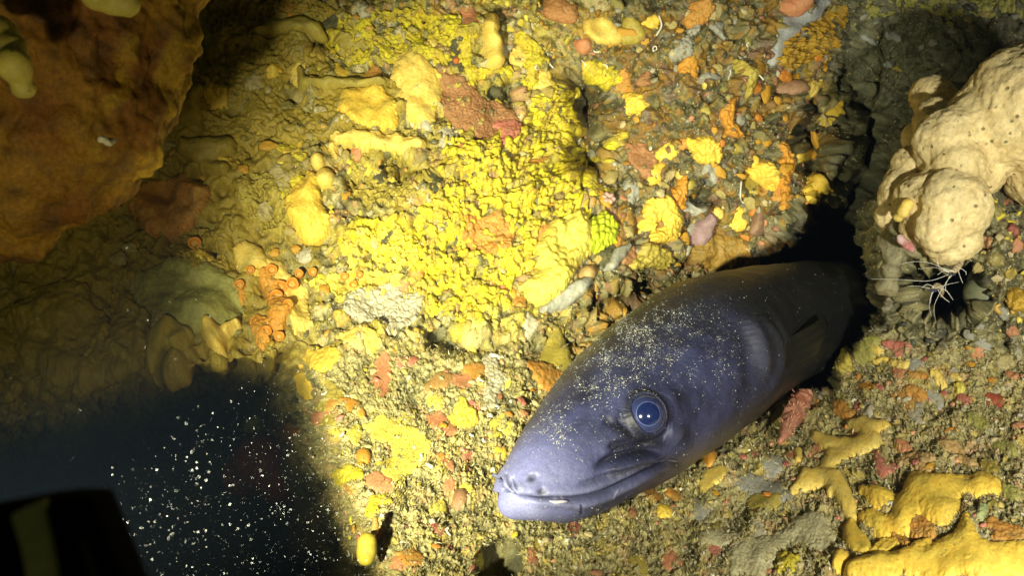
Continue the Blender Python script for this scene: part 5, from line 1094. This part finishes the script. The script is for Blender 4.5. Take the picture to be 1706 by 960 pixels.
# ------------------------------------------------------------------ turf of short algae, silt and shell grit over the rock
m_turf = attrmat('algae_turf', rough=.6, spec=.3, nscale=900, bump=0, vary=.25)
def turf(n, seed):
    r = np.random.default_rng(seed)
    x = r.uniform(-12, 1718, n * 3); y = r.uniform(-12, 970, n * 3)
    led = samp(ledge, x, y); mk_ = n2(x, y, 32, 61, 2) + .5 * n2(x, y, 9, 62)
    dark = (x < 480) | (samp(sdv, x, y) > 20) | (samp(sdc, x, y) > 30) | (samp(sdk, x, y) > 0)
    pr = np.where(led > .5, .55 + .9 * mk_, .05 + 1.9 * np.clip(mk_ - .02, 0, 1)); pr[dark] *= .1
    ok = r.random(n * 3) < pr; x, y, led = x[ok][:n], y[ok][:n], led[ok][:n]; m = len(x)
    P = samp(PS, x, y) - samp(N0, x, y) * .0006; Nn = samp(N0, x, y)
    dirn = Nn * .65 + r.normal(size=(m, 3)) * .75; dirn /= np.linalg.norm(dirn, axis=1)[:, None]
    L = (.0012 + .0030 * r.random(m) ** 2)[:, None]; wv = np.cross(dirn, r.normal(size=(m, 3))); wv /= np.linalg.norm(wv, axis=1)[:, None]
    wd = (.00022 + .00030 * r.random(m))[:, None]; bend = r.normal(size=(m, 3)) * .5
    A = P - wv * wd; B = P + wv * wd; Mm = P + dirn * L * .5 + bend * L * .12; C1 = Mm - wv * wd * .9; C2 = Mm + wv * wd * .9; T1 = P + (dirn + bend * .5) * L; 
    V = np.stack([A, B, C2, C1, T1], 1).reshape(-1, 3); b0 = np.arange(m)[:, None] * 5
    Fa = np.concatenate([b0 + [0, 1, 2], b0 + [0, 2, 3], b0 + [3, 2, 4]])
    u = r.random(m)[:, None]; cl_ = np.where(u < .5, [[.30, .25, .09]], np.where(u < .78, [[.15, .14, .055]], np.where(u < .93, [[.46, .40, .20]], [[.60, .55, .38]])))
    cl_ = cl_ * (.6 + .7 * r.random((m, 1))); cl_ = cl_ * np.where(led[:, None] < .5, .5, 1)
    return V, Fa, np.repeat(cl_, 5, 0)
V, Fa, cc = turf(190000, 5)
tag(mk('algae_turf', V, Fa, m_turf, col=cc, smooth=False, origin=W(850, 700, .7)), 'short muddy olive algae turf covering the ledge and rock', 'algae', kind='stuff')
r = np.random.default_rng(9); n = 65000
x = r.uniform(420, 1715, n); y = r.uniform(-10, 965, n); P = samp(PS, x, y); Nn = samp(N0, x, y); keep = (samp(sdv, x, y) < 0) & (samp(sdc, x, y) < 15)
V, Fa = flecks(P[keep], Nn[keep], (.00022 + .0011 * r.random(keep.sum()) ** 6), 11)
g = np.random.default_rng(2).random(keep.sum())[:, None]; cc = np.where(g < .5, [[.55, .50, .34]], np.where(g < .75, [[.30, .26, .12]], np.where(g < .9, [[.70, .55, .12]], [[.50, .22, .14]])))
tag(mk('shell_grit', V, Fa, attrmat('shell_grit', rough=.35, nscale=900, bump=0, vary=.2), col=np.repeat(cc, 5, 0), smooth=False, origin=W(850, 480, .8)), 'fine shell grit and silt grains over the rock', 'grit', kind='stuff')

# ------------------------------------------------------------------ particles drifting in the water
r = np.random.default_rng(21); n = 4200
m_part = plainmat('drifting_particle', (.85, .88, .95), rough=.4)
px_ = r.uniform(150, 640, n); py_ = r.uniform(560, 1000, n)
edge = (py_ - 560) / 400 * 250 + 395 ; pr = np.exp(-np.clip(px_ - edge, 0, 999) / 45) * np.clip((py_ + (px_ - 160) * .9 - 800) / 120, 0, 1) * (.25 + .75 * np.clip((py_ - 600) / 300, 0, 1))
ok = r.random(n) < pr
px_, py_ = px_[ok], py_[ok]; dd = r.uniform(.24, .75, len(px_)); rad = (.00005 + .00016 * r.random(len(px_)) ** 6) * (dd / .35) ** .9
px2 = r.uniform(0, 1706, 260); py2 = r.uniform(0, 960, 260); d2 = r.uniform(.25, .55, 260)
C_ = np.vstack([W(px_, py_, dd), W(px2, py2, d2)]); rad = np.r_[rad, r.uniform(.00006, .00013, 260)]
t_ = np.array([[1, 0, 0], [-1, 0, 0], [0, 1, 0], [0, -1, 0], [0, 0, 1], [0, 0, -1]], float)
fo = np.array([[0, 2, 4], [2, 1, 4], [1, 3, 4], [3, 0, 4], [2, 0, 5], [1, 2, 5], [3, 1, 5], [0, 3, 5]])
V = (C_[:, None] + t_[None] * (rad[:, None, None] * r.uniform(.7, 1.3, (len(C_), 6, 1)))).reshape(-1, 3); Fa = (np.arange(len(C_))[:, None, None] * 6 + fo).reshape(-1, 3)
tag(mk('drifting_particles', V, Fa, m_part, origin=W(400, 850, .4)), 'bright specks drifting in the torch beam at lower left', 'particles', kind='stuff')

# ------------------------------------------------------------------ camera tray of the diver at the lower left corner
m_blk = plainmat('black_plastic', (.002, .002, .003), rough=.8, spec=.05); m_grip = plainmat('pale_grip', (.62, .58, .26), rough=.6)
tr = empty('camera_tray', W(90, 1000, .15)); tag(tr, 'black camera tray with a pale curved grip at the lower left corner', 'camera tray')
def slab(pts, d, th, mat, name, bev=.0015, lean=0):
    P = np.array([W(a, b, d + lean * k) for k, (a, b) in enumerate(pts)]); n = len(P); nf = -AF
    c_ = P.mean(0); inn = P + (c_ - P) / np.linalg.norm(c_ - P, axis=1)[:, None] * bev
    L_ = [P - nf * th, P - nf * 0 , inn + nf * bev]; V = np.vstack(L_ + [inn.mean(0)[None] + nf * bev]); k = np.arange(n); k2 = (k + 1) % n
    Fa = np.vstack([np.stack([k, k2, k2 + n, k + n], 1), np.stack([k + n, k2 + n, k2 + 2 * n, k + 2 * n], 1), np.stack([k + 2 * n, k2 + 2 * n, np.full(n, 3 * n), k + 2 * n], 1)])
    return mk(name, V, tri(Fa), mat, parent=tr, smooth=False)
slab([(-60,858),(60,836),(100,832),(148,832),(156,842),(175,890),(196,940),(220,1000),(240,1100),(-80,1100)], .150, .008, m_blk, 'housing')
slab([(20,858),(44,846),(66,838),(70,862),(80,900),(90,950),(94,1010),(96,1080),(44,1080),(46,1000),(42,950),(34,905)], .147, .003, m_grip, 'grip', bev=.0006)
slab([(132,900),(142,905),(156,935),(166,970),(172,1040),(160,1040),(154,975),(144,938)], .148, .002, plainmat('dull_rubber', (.06, .05, .02), rough=.8, spec=.1), 'lever', bev=.0003)

# ------------------------------------------------------------------ the water itself
hz = bpy.data.materials.new('sea_water'); hz.use_nodes = True; nt = hz.node_tree; nt.nodes.remove(nt.nodes['Principled BSDF'])
pv = nt.nodes.new('ShaderNodeVolumePrincipled'); pv.inputs['Color'].default_value = (.40, .60, 1, 1); pv.inputs['Density'].default_value = .011; pv.inputs['Anisotropy'].default_value = 0.0
nt.links.new(pv.outputs[0], nt.nodes['Material Output'].inputs['Volume'])
allv = PS.reshape(-1, 3); lo = np.minimum(allv.min(0), CAM) - .6; hi = np.maximum(allv.max(0), CAM) + .6; lo[2] -= .5
V = np.array([[lo[0] if a == 0 else hi[0], lo[1] if b == 0 else hi[1], lo[2] if c_ == 0 else hi[2]] for a in (0, 1) for b in (0, 1) for c_ in (0, 1)])
hzo = mk('haze', V, np.array([[0, 1, 3, 2], [4, 6, 7, 5], [0, 4, 5, 1], [2, 3, 7, 6], [0, 2, 6, 4], [1, 5, 7, 3]]), hz, smooth=False); tag(hzo, kind='stuff')
